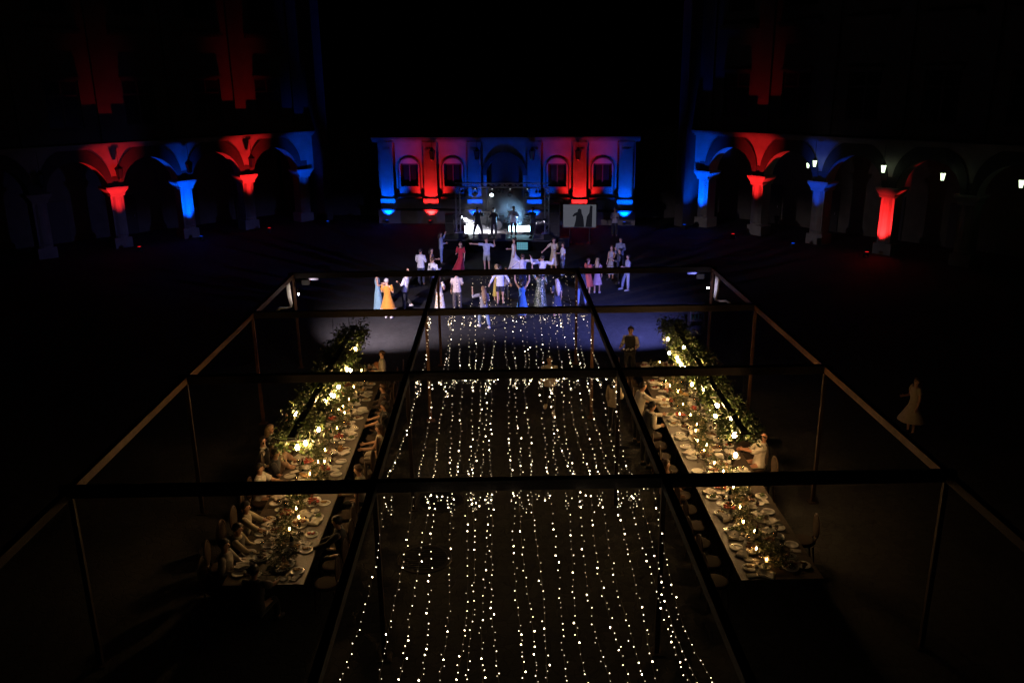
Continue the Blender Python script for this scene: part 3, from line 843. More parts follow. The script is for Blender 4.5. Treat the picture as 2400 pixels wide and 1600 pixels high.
for x in (-2.55, 2.7):
    MB().span((x - .3, -.3, .602), (x + .3, .3, .62)).build("base_plate", M_ALU, t)
M_LED = emission("led_white", (.85, .93, 1.0), 9)
M_LED_DIM = emission("led_point", (.9, .95, 1.0), 2.2)
M_LED_BLUE = emission("led_cold", (.45, .8, 1.0), 16)
def head_light(label, s_, lit):
    t = sthing("moving_head_lamp", label, "stage lamp", s_, .05, 3.2, "lamps under the stage truss")
    f = MB(); f.span((-.16, -.12, -.06), (.16, .12, .04)); f.build("base", M_BLACK, t, bevel=.01)
    f = MB(); f.span((-.17, -.04, -.36), (-.14, .04, -.062)); f.span((.14, -.04, -.36), (.17, .04, -.062)); f.build("yoke", M_BLACK, t)
    f = MB(); f.path([(0, .14, -.26), (0, .02, -.30), (0, -.18, -.36)], [.07, .125, .12], 14); f.build("head", M_BLACK, t)
    f = MB(); f.path([(0, -.181, -.362), (0, -.186, -.364)], [.11, .11], 14); f.build("lens", M_LED if lit else M_GLASS_DARK, t)
    f = MB(); f.ball((.03, -.125, -.02), .022, 6, 5); f.build("indicator", M_LED_DIM, t)
    return t
head_light("dark moving head lamp under the truss, nearest the trumpet player", -1.5, False)
lt = head_light("lit white moving head lamp under the truss above the trumpet player", -.5, True)
spot("spot", (0, -.2, -.38), (1.2, -9, -2.9), 120, (.85, .92, 1), 40, .7, .08, lt)
head_light("unlit moving head lamp at the middle of the stage truss", .55, False)
lt = head_light("dark moving head lamp under the truss above the keyboard", 1.55, False)
def par_cans(label, s_):
    t = sthing("par_can_pair", label, "stage lamp", s_, .1, 3.2, "pairs of small lamps under the stage truss")
    for x in (-.1, .1):
        f = MB(); f.path([(x, .1, -.12), (x, -.1, -.17)], [.07, .085], 12); f.build("can", M_BLACK, t)
        f = MB(); f.path([(x, -.101, -.17), (x, -.105, -.171)], [.075, .075], 12); f.build("lens", M_GLASS_DARK, t)
    f = MB(); f.span((-.18, -.01, -.02), (.18, .01, .0)); f.tube((-.1, 0, 0), (-.1, 0, -.1), .01, n=5); f.tube((.1, 0, 0), (.1, 0, -.1), .01, n=5); f.build("bar", M_IRON, t)
par_cans("pair of small dark lamps at the truss end on the unlit arcade's side", -2.15)
par_cans("pair of small dark lamps at the middle of the truss", .05)
par_cans("pair of small dark lamps at the truss end on the screen's side", 2.2)
def led_panel(label, s_, out, z, w, h, m, rz=0, tilt=0):
    t = sthing("led_blinder", label, "stage lamp", s_, out, z, "LED lamps on the stage floor")
    t.rotation_euler = (rad(tilt), 0, rad(SA + rz))
    f = MB(); f.span((-w / 2, 0, 0), (w / 2, .1, h)); f.build("housing", M_BLACK, t, bevel=.008)
    f = MB()
    n = max(2, round(w / .11)); k_ = max(1, round(h / .11))
    for i in range(n):
        for j in range(k_):
            cx, cz = -w / 2 + (i + .5) * w / n, (j + .5) * h / k_
            f.box((cx, -.004, cz), (w / n * .9, .006, h / k_ * .9))
    f.build("led_grid", m, t)
    return t
lp = led_panel("wide blazing LED panel on the stage floor behind the man in the white shirt", 1.15, .5, .76, 1.25, .34, M_LED_BLUE)
spot("spot", (0, -.1, .3), (-.2, -.7, .9), 2200, (.30, .62, 1), 90, .8, .1, lp)
lp2 = led_panel("blazing white LED panel on the stage floor behind the trumpet player", -1.78, .55, .602, .62, .5, M_LED, 18)
spot("spot", (0, -.12, .35), (.5, -.7, 1.6), 200, (1, .95, 1), 110, .8, .1, lp2)
lp3 = led_panel("dim grid of LED dots on the stage skirt below the keyboard", 1.5, 2.32, .06, .62, .42, emission("led_dots", (.25, .75, 1), .5))
wl = sthing("wash_lamp", "white wash lamp at the truss post, throwing a slanting beam over the band", "stage lamp", -2.32, .1, 1.55)
f = MB(); f.path([(-.14, 0, .05), (0, 0, 0)], [.09, .12], 12); f.build("housing", M_BLACK, wl)
MB().path([(.002, 0, -.001), (.008, 0, -.002)], [.11, .11], 12).build("lens", M_LED, wl)
spot("spot", (.03, 0, -.01), (1.0, .12, -.95), 9000, (1, .96, 1), 46, .4, .05, wl)
wl = sthing("wash_lamp", "pinkish wash lamp at the truss post next to the screen, aimed at the band", "stage lamp", 2.55, .1, 1.35)
f = MB(); f.path([(.16, 0, .05), (0, 0, 0)], [.09, .12], 12); f.build("housing", M_BLACK, wl)
MB().path([(-.002, 0, -.001), (-.008, 0, -.002)], [.11, .11], 12).build("lens", emission("lens_pink", (1, .8, .9), 9), wl)
spot("spot", (-.03, 0, -.01), (-2.0, .12, -.75), 2600, (1, .8, .85), 20, .4, .05, wl)
# drifting stage smoke
m = bpy.data.materials.new("smoke"); m.use_nodes = True
nt = m.node_tree; nt.nodes.clear()
o_ = nt.nodes.new("ShaderNodeOutputMaterial"); pv = nt.nodes.new("ShaderNodeVolumePrincipled")
pv.inputs["Color"].default_value = (.9, .93, 1, 1)
tc = nt.nodes.new("ShaderNodeTexCoord"); nz = nt.nodes.new("ShaderNodeTexNoise"); nz.inputs["Scale"].default_value = 1.1; nz.inputs["Detail"].default_value = 3
mr = nt.nodes.new("ShaderNodeMapRange"); mr.inputs["From Min"].default_value = .42; mr.inputs["From Max"].default_value = .72; mr.inputs["To Min"].default_value = .02; mr.inputs["To Max"].default_value = .26
nt.links.new(tc.outputs["Object"], nz.inputs["Vector"]); nt.links.new(nz.outputs["Fac"], mr.inputs["Value"]); nt.links.new(mr.outputs[0], pv.inputs["Density"])
nt.links.new(pv.outputs[0], o_.inputs["Volume"])
f = MB(); f.ball((0, 0, -.1), (2.9, 1.5, 1.5), 24, 14)
sm = f.build("stage_smoke", m, None); sm.location = SF(.05, -.1, 1.9); sm.rotation_euler = (0, 0, rad(SA)); sm["kind"] = "stuff"
# video screen
t = sthing("video_screen", "bright video screen showing a dark figure, on a stand beside the stage", "screen", 4.6, 0, 0)
f = MB(); f.span((-1.0, 0, .93), (1.0, .09, 2.33)); f.build("casing", M_BLACK, t)
MB().span((-.95, -.006, .98), (.95, -.002, 2.28)).build("picture", emission("picture", (.42, .44, .55), .22), t)
MI = emission("picture_dark", (.008, .008, .012), 1.0)
f = MB(); f.add([(x, -.010, z) for x, z in ((-.32, .985), (.27, .985), (.24, 1.35), (.2, 1.6), (.12, 1.78), (.10, 1.98), (.0, 2.06), (-.10, 2.0), (-.12, 1.86), (-.3, 1.78), (-.42, 1.62), (-.36, 1.58), (-.2, 1.66), (-.22, 1.4))], [tuple(range(14))])
f.add([(x, -.010, z) for x, z in ((.34, .985), (.72, .985), (.74, 2.2), (.60, 2.24), (.55, 1.8), (.42, 1.6))], [tuple(range(6))])
f.build("pictured_figure", MI, t)
f = MB(); f.span((-.6, .1, 0), (-.55, .16, 2.0)); f.span((.55, .1, 0), (.6, .16, 2.0)); f.span((-.7, -.2, 0), (-.45, .5, .04)); f.span((.45, -.2, 0), (.7, .5, .04)); f.build("stand", M_IRON, t)
def speaker(label, s_, out, n, z0=0.0, w=.5):
    t = sthing("speaker_stack", label, "loudspeaker", s_, out, z0, "loudspeakers flanking the stage")
    z = 0
    for k in range(n):
        h = .62 if k < n - 1 else .5
        f = MB(); f.span((-w / 2, -.25, z), (w / 2, .3, z + h)); c = f.build("cabinet", M_BLACK, t, bevel=.012)
        f = MB(); f.span((-w / 2 + .03, -.262, z + .03), (w / 2 - .03, -.252, z + h - .03)); f.build("grille", M_IRON, t)
        z += h + .004
speaker("black loudspeaker stack at the stage edge by the trumpet player", -2.98, .35, 3, 0)
speaker("tall black loudspeaker stack between the stage and the video screen", 3.18, .35, 4, 0, .6)
speaker("black loudspeaker standing under the video screen", 3.75, .8, 1, 0, .6)
# drum kit, keyboard, microphone stands, monitor wedges
t = sthing("drum_kit", "drum kit with pale drumheads in the middle of the stage", "drum kit", -.35, -1.2, .6)
f = MB(); f.path([(0, -.2, .28), (0, .22, .28)], .28, 20); k = f.build("bass_drum", M_BLACK, t)
MB().path([(0, -.203, .28), (0, -.208, .28)], .26, 20).build("drumhead", M_WHITE, k)
for x, y, z, r_ in ((-.25, .05, .68, .16), (.22, .05, .68, .16), (.55, .1, .42, .2), (-.5, .25, .55, .17)):
    f = MB(); f.lathe([(r_, 0), (r_, .18)], 18, (x, y, z)); k = f.build("drum", M_BLACK, t); MB().lathe([(r_ * .97, .183), (0, .184)], 18, (x, y, z)).build("drumhead", M_WHITE, k)
    if z < .6: MB().tube((x, y, 0), (x, y, z), .015, n=6).build("stand", M_ALU, t)
for x, y, z in ((-.7, .2, 1.0), (.7, .25, 1.05)):
    f = MB(); f.lathe([(.02, .02), (.22, 0), (.21, -.004), (0, .012)], 20, (x, y, z)); f.build("cymbal", mat("brass", (.7, .5, .2), .3, .1, 20, metal=1.0), t)
    MB().tube((x, y, 0), (x, y, z), .012, n=6).build("stand", M_ALU, t)
t = sthing("keyboard", "keyboard on a folding stand at the screen end of the stage", "keyboard", 2.0, .55, .6)
f = MB(); f.span((-.6, -.16, .84), (.6, .16, .93)); k = f.build("case", M_BLACK, t, bevel=.01)
MB().span((-.55, .02, .931), (.55, .15, .936)).build("keys", M_WHITE, t)
f = MB(); f.tube((-.45, -.1, 0), (.45, .1, .84), .018, n=6); f.tube((.45, -.12, 0), (-.45, .08, .84), .018, n=6); f.build("stand", M_IRON, t)
for s_, lb in ((-1.3, "microphone stand in front of the trumpet player"), (-.35, "microphone stand in front of the dark clad musician at the middle"), (.62, "microphone stand in front of the musician in the white shirt")):
    t = sthing("microphone_stand", lb, "microphone", s_, 1.75, .6, "microphone stands along the stage front")
    f = MB(); f.lathe([(.15, 0), (.15, .02), (.02, .03)], 14); f.tube((0, 0, .02), (0, 0, 1.25), .012, n=6); f.tube((0, 0, 1.25), (0, .35, 1.4), .01, n=6); f.build("stand", M_IRON, t)
    f = MB(); f.ball((0, .4, 1.42), .03, 8, 6); f.tube((0, .38, 1.41), (0, .28, 1.37), .018, .014, 8); f.build("microphone", M_BLACK, t)
for s_, lb in ((-1.9, "black monitor wedge at the stage front below the trumpet player"), (-.75, "black monitor wedge between the two men in black on stage"), (.25, "black monitor wedge at the stage front behind the bride"), (2.4, "black monitor wedge at the stage corner by the screen")):
    t = sthing("monitor_wedge", lb, "loudspeaker", s_, 2.0, .6, "monitor wedges along the stage front")
    f = MB(); f.add([(-.28, -.1, 0), (.28, -.1, 0), (.28, .3, 0), (-.28, .3, 0), (-.28, -.1, .32), (.28, -.1, .32), (.28, .2, .1), (-.28, .2, .1)], [(0, 1, 2, 3), (4, 7, 6, 5), (0, 4, 5, 1), (7, 3, 2, 6), (0, 3, 7, 4), (1, 5, 6, 2)])
    f.build("cabinet", M_BLACK, t); MB().add([(-.24, -.06, .317 - .02), (.24, -.06, .317 - .02), (.24, .17, .137), (-.24, .17, .137)], [(0, 1, 2, 3)]).build("grille", M_IRON, t)

# ------------------------------------------------------------------ banquet tables
M_TABLE = mat("table_wood", (.058, .042, .028), .5, .3, 3, .2, 30)
M_BOARD = mat("dark_table_wood", (.05, .036, .026), .5, .4, 4, .2, 30)
M_CERAMIC = mat("white_ceramic", (.74, .72, .68), .22, 0)
M_WAX = mat("wax", (.75, .68, .52), .5, .05)
M_LINEN = mat("napkin_linen", (.66, .63, .58), .9, .08, 12, .4, 50)
M_LEAF = None
def glass_mat(name, col, glossy=.14):
    m = bpy.data.materials.new(name); m.use_nodes = True; nt = m.node_tree; nt.nodes.clear()
    o = nt.nodes.new("ShaderNodeOutputMaterial"); mx = nt.nodes.new("ShaderNodeMixShader"); mx.inputs[0].default_value = glossy
    a = nt.nodes.new("ShaderNodeBsdfTransparent"); a.inputs[0].default_value = (*col, 1)
    b = nt.nodes.new("ShaderNodeBsdfGlossy"); b.inputs["Roughness"].default_value = .06
    nt.links.new(a.outputs[0], mx.inputs[1]); nt.links.new(b.outputs[0], mx.inputs[2]); nt.links.new(mx.outputs[0], o.inputs[0])
    return m
M_CLEAR = glass_mat("clear_glass", (.90, .92, .90), .34)
M_BOTTLE = mat("bottle_glass", (.012, .03, .012), .08, 0)
M_FLAME = emission("flame", (1.0, .47, .13), 280)
M_BULB = emission("warm_bulb", (1.0, .56, .21), 460)
M_WINE = mat("red_wine", (.12, .008, .012), .1, 0); M_JUICE = mat("orange_juice", (.7, .3, .02), .3, 0)
FOODS = [("sliced meat", mat("sliced_meat", (.20, .075, .035), .45, .5, 30, .6, 60), (.09, .07, .02)), ("green salad", mat("green_salad", (.10, .16, .03), .5, .6, 40, .8, 60), (.09, .09, .035)),
         ("tomato salad", mat("tomato_salad", (.42, .05, .025), .35, .6, 40, .7, 60), (.085, .08, .03)), ("bread and cheese", mat("bread", (.46, .30, .13), .7, .4, 30, .6, 50), (.08, .09, .03)),
         ("brown stew", mat("stew", (.13, .05, .02), .35, .5, 40, .6, 60), (.09, .09, .022))]
def foliage_mat(name, c0, c1, c2):
    m = bpy.data.materials.new(name); m.use_nodes = True; nt = m.node_tree; b = nt.nodes["Principled BSDF"]
    ge = nt.nodes.new("ShaderNodeNewGeometry"); r = nt.nodes.new("ShaderNodeValToRGB")
    r.color_ramp.elements[0].color = (*c0, 1); r.color_ramp.elements[1].color = (*c2, 1); e = r.color_ramp.elements.new(.5); e.color = (*c1, 1)
    nt.links.new(ge.outputs["Random Per Island"], r.inputs[0]); nt.links.new(r.outputs[0], b.inputs["Base Color"]); b.inputs["Roughness"].default_value = .45
    return m
M_LEAF = foliage_mat("leaves", (.018, .04, .012), (.045, .08, .02), (.10, .12, .04))
M_SPRIG = foliage_mat("sprigs", (.03, .06, .02), (.07, .10, .04), (.28, .28, .17))
M_FLOWER = foliage_mat("petals", (.50, .40, .26), (.62, .54, .38), (.55, .34, .22))
rng = random.Random(11)
def clear(o):
    global BLK_
    BLK_ = [(b - o, (Vector((0, 0, CAM_H)) - b).normalized()) for b in BLKW]
BLK_, BLKW = [], []
def leaf(mb, p, ln, wd):
    for b, d in BLK_:
        q = p - b; t = q.dot(d)
        if -.05 < t < 1.2 and (q - d * t).length < .085: return
    d = Vector((rng.gauss(0, 1), rng.gauss(0, 1), rng.gauss(-.25, .8))).normalized()
    u = d.orthogonal().normalized(); a = rng.uniform(0, 2 * PI); w = d.cross(u); u = u * math.cos(a) + w * math.sin(a); n = d.cross(u)
    mb.add([p, p + d * ln * .5 + u * wd / 2 + n * ln * .06, p + d * ln - n * ln * .1, p + d * ln * .5 - u * wd / 2 + n * ln * .06], [(0, 1, 2), (0, 2, 3)])

def lathe_mesh(name, prof, m, n=20, sx=1.0, sy=1.0): return MB().lathe(prof, n, (0, 0, 0), sx, sy).mesh(name, m, True)
PLATE = lathe_mesh("plate", [(0, .006), (.08, .006), (.088, .012), (.132, .022), (.135, .019), (.09, .004), (.075, 0), (0, 0)], M_CERAMIC, 24)
BOWL = lathe_mesh("bowl", [(0, .012), (.05, .014), (.085, .05), (.095, .07), (.1, .07), (.09, .045), (.055, 0), (0, 0)], M_CERAMIC, 20)
PLATTER = lathe_mesh("platter", [(0, .008), (.10, .008), (.115, .014), (.16, .026), (.163, .022), (.12, .004), (0, 0)], M_CERAMIC, 26, 1.0, 1.45)
WINE = lathe_mesh("wine_glass", [(.032, 0), (.032, .003), (.005, .008), (.004, .09), (.018, .1), (.036, .13), (.038, .165), (.031, .205), (.0295, .205), (.036, .165), (.033, .13), (.012, .104)], M_CLEAR, 14)
TUMBLER = lathe_mesh("tumbler", [(.028, 0), (.034, .10), (.0325, .10), (.027, .008), (0, .008)], M_CLEAR, 14)
LIQ = lathe_mesh("drink", [(0, .108), (.017, .108), (.032, .13), (.034, .145), (0, .146)], M_WINE, 12)
LIQW = lathe_mesh("water", [(0, .01), (.0265, .01), (.030, .06), (0, .061)], glass_mat("water", (.8, .82, .8), .1), 12)
WAXM = lathe_mesh("wax", [(.03, 0), (.03, .085), (.026, .09), (0, .088)], M_WAX, 14)
CUP = lathe_mesh("holder", [(.045, 0), (.047, .15), (.044, .15), (.042, .006), (0, .005)], M_CLEAR, 16)
FLAME = lathe_mesh("flame", [(0, .09), (.008, .098), (.0135, .112), (.011, .13), (.004, .148), (0, .158)], M_FLAME, 10)
BOTL = lathe_mesh("bottle_body", [(.036, 0), (.038, .01), (.038, .19), (.03, .22), (.014, .25), (.013, .30)], M_BOTTLE, 16)
BOTLB = lathe_mesh("label", [(.0385, .06), (.0385, .15)], M_LINEN, 16)
BOTC = lathe_mesh("cap", [(.0145, .27), (.0145, .305), (0, .306)], mat("foil", (.15, .02, .02), .3, .1, metal=.7), 12)
JUG = lathe_mesh("jug_body", [(.05, 0), (.06, .02), (.065, .10), (.045, .17), (.05, .20), (.048, .2), (.043, .17), (.06, .10), (.05, .01), (0, .01)], M_CLEAR, 18)
JUIC = lathe_mesh("juice", [(0, .012), (.048, .012), (.058, .03), (.06, .10), (.05, .14), (0, .141)], M_JUICE, 16)
def food_mesh(i, big):
    nm, m, (a, b, h) = FOODS[i]; f = MB(); k = 1.5 if big else .8
    for q in range(14 if big else 7):
        x, y = rng.uniform(-a, a) * k * .75, rng.uniform(-b, b) * k * (.95 if big else .7)
        r_ = rng.uniform(.018, .034) * (1.2 if big else 1)
        f.ball((x, y, .02 + h * .3 + rng.uniform(0, h * .4)), (r_ * 1.3, r_, r_ * .55), 7, 5)
    return f.mesh("food", m, True)
FOODM = [[food_mesh(i, b) for i in range(5)] for b in (False, True)]
def napkin_mesh(kind):
    f = MB(); n = 9; vs = []
    for i in range(n):
        for j in range(n):
            x, y = (i / (n - 1) - .5) * .2, (j / (n - 1) - .5) * (.26 if kind else .12)
            z = .012 + (.05 if kind else .012) * max(0, noise.noise(Vector((x * 14 + kind * 5, y * 14, kind * 3.3)))) + (.02 * kind)
            w = 1 - .25 * kind * noise.noise(Vector((x * 8, y * 8, kind)))
            vs.append((x * w, y * w, z))
    top = len(vs); vs += [(x, y, .004) for x, y, z in vs]
    fs = []
    for i in range(n - 1):
        for j in range(n - 1):
            a = i * n + j; fs.append((a, a + n, a + n + 1, a + 1)); fs.append((a + top, a + top + 1, a + top + n + 1, a + top + n))
    for i in range(n - 1):
        for a, b in ((i * n, (i + 1) * n), (i * n + n - 1, (i + 1) * n + n - 1), (i, i + 1), ((n - 1) * n + i, (n - 1) * n + i + 1)):
            fs.append((a, b, b + top, a + top))
    return f.add(vs, fs).mesh("napkin", M_LINEN, True)
NAPK = [napkin_mesh(k) for k in (0, 1, 2)]
KNIFE = MB().box((0, .05, .004), (.018, .12, .004)).box((0, -.06, .005), (.014, .1, .008)).mesh("knife", mat("steel", (.7, .68, .65), .2, 0, metal=1.0))

TABLES = [dict(x0=-5.03, x1=-3.57, y0=13.3, y1=25.4, who="the bearded man's table", inner=1, gx=(-4.36, -4.39), gw=(.38, .30), gy=(16.35, 24.75)),
          dict(x0=4.2, x1=5.68, y0=13.15, y1=25.3, who="the bald man's table", inner=-1, gx=(5.02, 5.17), gw=(.34, .29), gy=(16.25, 24.9))]
TZ = .75
CANDLES = [
    [(480 + x / 3.92, 740 + y / 3.92) for x, y in ((1370, 655), (1440, 500), (1325, 765), (1272, 835), (1230, 865), (1285, 890), (1215, 1030), (1105, 1230), (1100, 1335), (1040, 1340), (965, 1450), (910, 1540))] + [(440 + x / 4.9, 1100 + y / 4.9) for x, y in ((1248, 445), (1275, 545), (1170, 680))],
    [(1400 + x / 3.92, 740 + y / 3.92) for x, y in ((573, 428), (627, 600), (667, 642), (740, 695), (787, 815), (757, 900), (858, 908), (915, 995), (903, 1055), (922, 1150), (1005, 1185), (980, 1235), (1075, 1350), (1160, 1425))] + [(1500 + x / 4.9, 1090 + y / 4.9) for x, y in ((1073, 250), (1150, 480), (1187, 648), (1317, 755), (1335, 955), (1455, 1085))]]
BULBS = [
    [(480 + x / 3.92, 740 + y / 3.92) for x, y in ((1383, 300), (1305, 492), (1338, 500), (1228, 650), (1165, 722), (1184, 733), (1108, 775), (832, 895), (1045, 1042), (925, 1166), (850, 1206))],
    [(1400 + x / 3.92, 740 + y / 3.92) for x, y in ((650, 212), (660, 340), (733, 385), (745, 413), (766, 443), (803, 475), (795, 287), (943, 437), (870, 628), (980, 672), (1092, 820), (1108, 823), (1085, 917), (1230, 940), (1258, 1092), (1270, 1277))]]
def chair_proto():
    t = thing("dining_chair", "x", "chair", (0, 0, 0))
    mf = mat("chair_fabric", (.038, .022, .013), .85, .12, 20, .3, 60); mw = mat("chair_frame", (.07, .04, .022), .4, .25, 8)
    f = MB(); f.path([(0, 0, .42), (0, 0, .44), (0, 0, .49), (0, 0, .50)], [.2, .23, .23, .19], 20); f.build("seat", mf, t, True)
    f = MB(); vs = []
    f.ball((0, -.235, .80), (.185, .03, .235), 18, 10); f.build("backrest", mf, t, True)
    f = MB(); pts = [(.205 * math.cos(a), -.24, .80 + .255 * math.sin(a)) for a in [2 * PI * k / 28 for k in range(29)]]
    f.path(pts, .016, 6, False); f.tube((-.1, -.21, .45), (-.09, -.235, .58), .016, n=6); f.tube((.1, -.21, .45), (.09, -.235, .58), .016, n=6); f.build("back_frame", mw, t, True)
    for x in (-.17, .17):
        for y in (-.17, .17):
            f = MB(); f.tube((x, y, .43), (x * 1.12, y * 1.12 - (.03 if y < 0 else 0), 0), .02, .013, 8); f.build("leg", mw, t)
    return t
CHAIR = None
for ti, T in enumerate(TABLES):
    x0, x1, y0, y1, who = T['x0'], T['x1'], T['y0'], T['y1'], T['who']
    xc = (x0 + x1) / 2
    t = thing("banquet_table", ("long bare wooden banquet table with white bearded man seated at it" if ti == 0 else "long bare wooden banquet table with bald man seated at its side"), "table", (xc, (y0 + y1) / 2, 0), 0, "long banquet tables under the pergola")
    f = MB(); f.box((0, 0, .73), (x1 - x0, y1 - y0, .036)); top = f.build("tabletop", M_TABLE, t, bevel=.006)
    for k in range(7):
        yb = -((y1 - y0) / 2) + 1.0 + k * (y1 - y0 - 2.0) / 6
        f = MB(); f.box((0, yb, .70), (x1 - x0 - .2, .07, .022)); 
        for sx in (-.5, .5): f.tube((sx - .1, yb, .69), (sx - .17, yb, 0), .025, n=6); f.tube((sx + .1, yb, .69), (sx + .17, yb, 0), .025, n=6)
        f.build("trestle", M_IRON, t)
    for k in range(9):
        f = MB(); yb = -((y1 - y0) / 2) + .9 + k * 1.27
        f.box((T['inner'] * -.16, yb, .7505), (.98, 1.16, .005)); f.build("inlaid_board", M_BOARD, t)
    items = []    # (kind, mesh list, x, y, rz, side)
    N = 18
    for side in (0, 1):          # 0 = aisle side, 1 = outer side
        sgn = T['inner'] * (1 if side == 0 else -1)
        ex = x1 if sgn > 0 else x0
        for k in range(N):
            y = y0 + .42 + k * (y1 - y0 - .84) / (N - 1)
            px, py = ex - sgn * .23 + rng.uniform(-.03, .03), y + rng.uniform(-.06, .06)
            items.append(("dinner_plate", px, py, side))
            if rng.random() < .6: items.append(("bread_plate", ex - sgn * rng.uniform(.26, .42), py + rng.choice((-1, 1)) * rng.uniform(.24, .31), side))
            r_ = rng.random()
            if r_ < .62: items.append(("food%d" % rng.choice((0, 1, 2, 3, 4, 1, 3)), px, py, side))
            if rng.random() < .85: items.append(("napkin", px + rng.uniform(-.05, .05) - sgn * .02, py + rng.choice((-1, 1)) * rng.uniform(.2, .26), side))
            items.append(("wine_glass", ex - sgn * rng.uniform(.42, .5), py + rng.uniform(.05, .16), side))
            if rng.random() < .8: items.append(("tumbler", ex - sgn * rng.uniform(.40, .5), py - rng.uniform(.05, .16), side))
            if rng.random() < .5: items.append(("wine_glass", ex - sgn * rng.uniform(.3, .42), py + rng.uniform(-.3, -.2), side))
            if rng.random() < .6: items.append(("knife", px + sgn * rng.uniform(-.02, .04), py + .03, side))
            if rng.random() < .5: items.append(("napkin", ex - sgn * rng.uniform(.42, .56), py + rng.uniform(-.3, .3), side))
            if rng.random() < .45: items.append(("bowl", ex - sgn * rng.uniform(.38, .5), py + rng.choice((-1, 1)) * rng.uniform(.2, .3), side))
            if rng.random() < .95: items.append(("side_plate", ex - sgn * rng.uniform(.52, .6), py + rng.uniform(-.22, .22), side))
    for k in range(27):
        y = y0 + .5 + k * (y1 - y0 - 1.0) / 26 + rng.uniform(-.12, .12)
        px = xc + (-1 if k % 2 else 1) * rng.uniform(.15, .28)
        items.append(("platter", px, y, 2)); items.append(("big%d" % rng.choice((0, 1, 2, 3, 4, 0, 2)), px, y, 2))
        if k % 3: items.append(("bowl", xc - (px - xc) * rng.uniform(.7, 1.2), y + rng.uniform(-.1, .1), 2))
        if k % 4 == 1: items.append(("bottle", xc + rng.uniform(-.3, .3), y + .3, 2))
    pj = at(480 + 1245 / 3.92, 740 + 1215 / 3.92, .85) if ti == 0 else at(1400 + 760 / 3.92, 740 + 690 / 3.92, .85)
    items.append(("jug", min(max(pj.x, x0 + .2), x1 - .2), pj.y, 2))
    cnt = {}
    SIDE = ["aisle side", "outer side", "middle line"]
    names = {"dinner_plate": ("dinner_plate", "%s white dinner plate", "plate"), "napkin": ("napkin", "%s crumpled white linen napkin", "napkin"), "wine_glass": ("wine_glass", "%s stemmed wine glass", "glass"), "tumbler": ("tumbler", "%s clear water tumbler", "glass"),
             "knife": ("table_knife", "%s steel table knife", "cutlery"), "bread_plate": ("bread_plate", "%s white bread plate", "plate"), "side_plate": ("side_plate", "%s small white side plate", "plate"), "platter": ("platter", "%s oval white serving platter", "platter"), "bowl": ("bowl", "%s white serving bowl", "bowl"),
             "bottle": ("wine_bottle", "%s dark wine bottle", "bottle"), "jug": ("glass_jug", "%s jug of orange juice", "jug")}
    for kind, px, py, side in sorted(items, key=lambda q: -q[2]):
        if kind.startswith("food") or kind.startswith("big"):
            i_ = int(kind[-1]); base, lab, cat = "food_helping", "%s " + FOODS[i_][0] + (" on platter" if kind[0] == 'b' else " on plate"), "food"
        else: base, lab, cat = names[kind]
        key = (lab, side); cnt[key] = cnt.get(key, 0) + 1
        L_ = (lab % ORD[cnt[key]]) + (" from the stage end, %s of %s" if base != "food_helping" else " from the stage, %s, %s") % (SIDE[side], who)
        if kind == "jug": L_ = "glass jug of orange juice in the middle of %s" % who
        z = TZ + .0045; rz = rng.uniform(0, 6.28)
        grp = base.replace("_", " ") + "s on " + who
        if kind in ("dinner_plate", "bread_plate", "side_plate", "platter", "bowl", "napkin", "knife"):
            me = {"dinner_plate": PLATE, "bread_plate": PLATE, "side_plate": PLATE, "platter": PLATTER, "bowl": BOWL, "knife": KNIFE}.get(kind) or rng.choice(NAPK)
            o = link_mesh(base, me, None, (px, py, z), rz if kind != 'knife' else rng.uniform(.8, 2.3))
            if kind in ("side_plate", "bread_plate"): o.scale = (.68,) * 3
            if kind == "knife": o.location.z = z + .024
            if kind == "platter": o.rotation_euler = (0, 0, rng.uniform(-.5, .5))
            tag(o, L_, cat, grp)
        elif base == "food_helping":
            o = link_mesh(base, FOODM[kind[0] == 'b'][int(kind[-1])], None, (px, py, z + .008), rng.uniform(-.5, .5)); tag(o, L_, cat, grp)
        else:
            o = thing(base, L_, cat, (px, py, z), rz, grp)
            if kind == "wine_glass":
                link_mesh("glass", WINE, o)
                if rng.random() < .4: link_mesh("wine", LIQ, o)
            elif kind == "tumbler": link_mesh("glass", TUMBLER, o); link_mesh("water", LIQW, o)
            elif kind == "bottle": link_mesh("body", BOTL, o); link_mesh("label", BOTLB, o); link_mesh("cap", BOTC, o)
            elif kind == "jug": link_mesh("body", JUG, o); link_mesh("juice", JUIC, o); MB().path([(.05, 0, .17), (.10, 0, .16), (.105, 0, .08), (.062, 0, .05)], .008, 6).build("handle", M_CLEAR, o, True)
    # candles where the flames glow
    cs = sorted([at(px, py, TZ + .12) for px, py in CANDLES[ti]], key=lambda p: -p.y)
    for k, p in enumerate(cs):
        o = thing("candle", "%s burning candle from the stage end along the middle of %s" % (ORD[k + 1], who), "candle", (min(max(p.x, x0 + .12), x1 - .12), min(p.y, y1 - .1), TZ + .002), 0, "burning candles on " + who)
        link_mesh("wax", WAXM, o); link_mesh("holder", CUP, o); link_mesh("flame", FLAME, o)
    # greenery runner along the table
    f = MB(); fl = MB()
    y = y0 + .3
    while y < y1 - .2:
        dens = 20 + 18 * noise.noise(Vector((y * 1.3, ti * 7, 0)))
        cx = xc + .13 * math.sin(y * 1.9 + ti)
        for k in range(max(3, int(dens))):
            leaf(f, Vector((cx + rng.gauss(0, .11), y + rng.uniform(0, .05), TZ + .02 + abs(rng.gauss(0, .05)))), rng.uniform(.06, .13), rng.uniform(.015, .035))
        y += .05
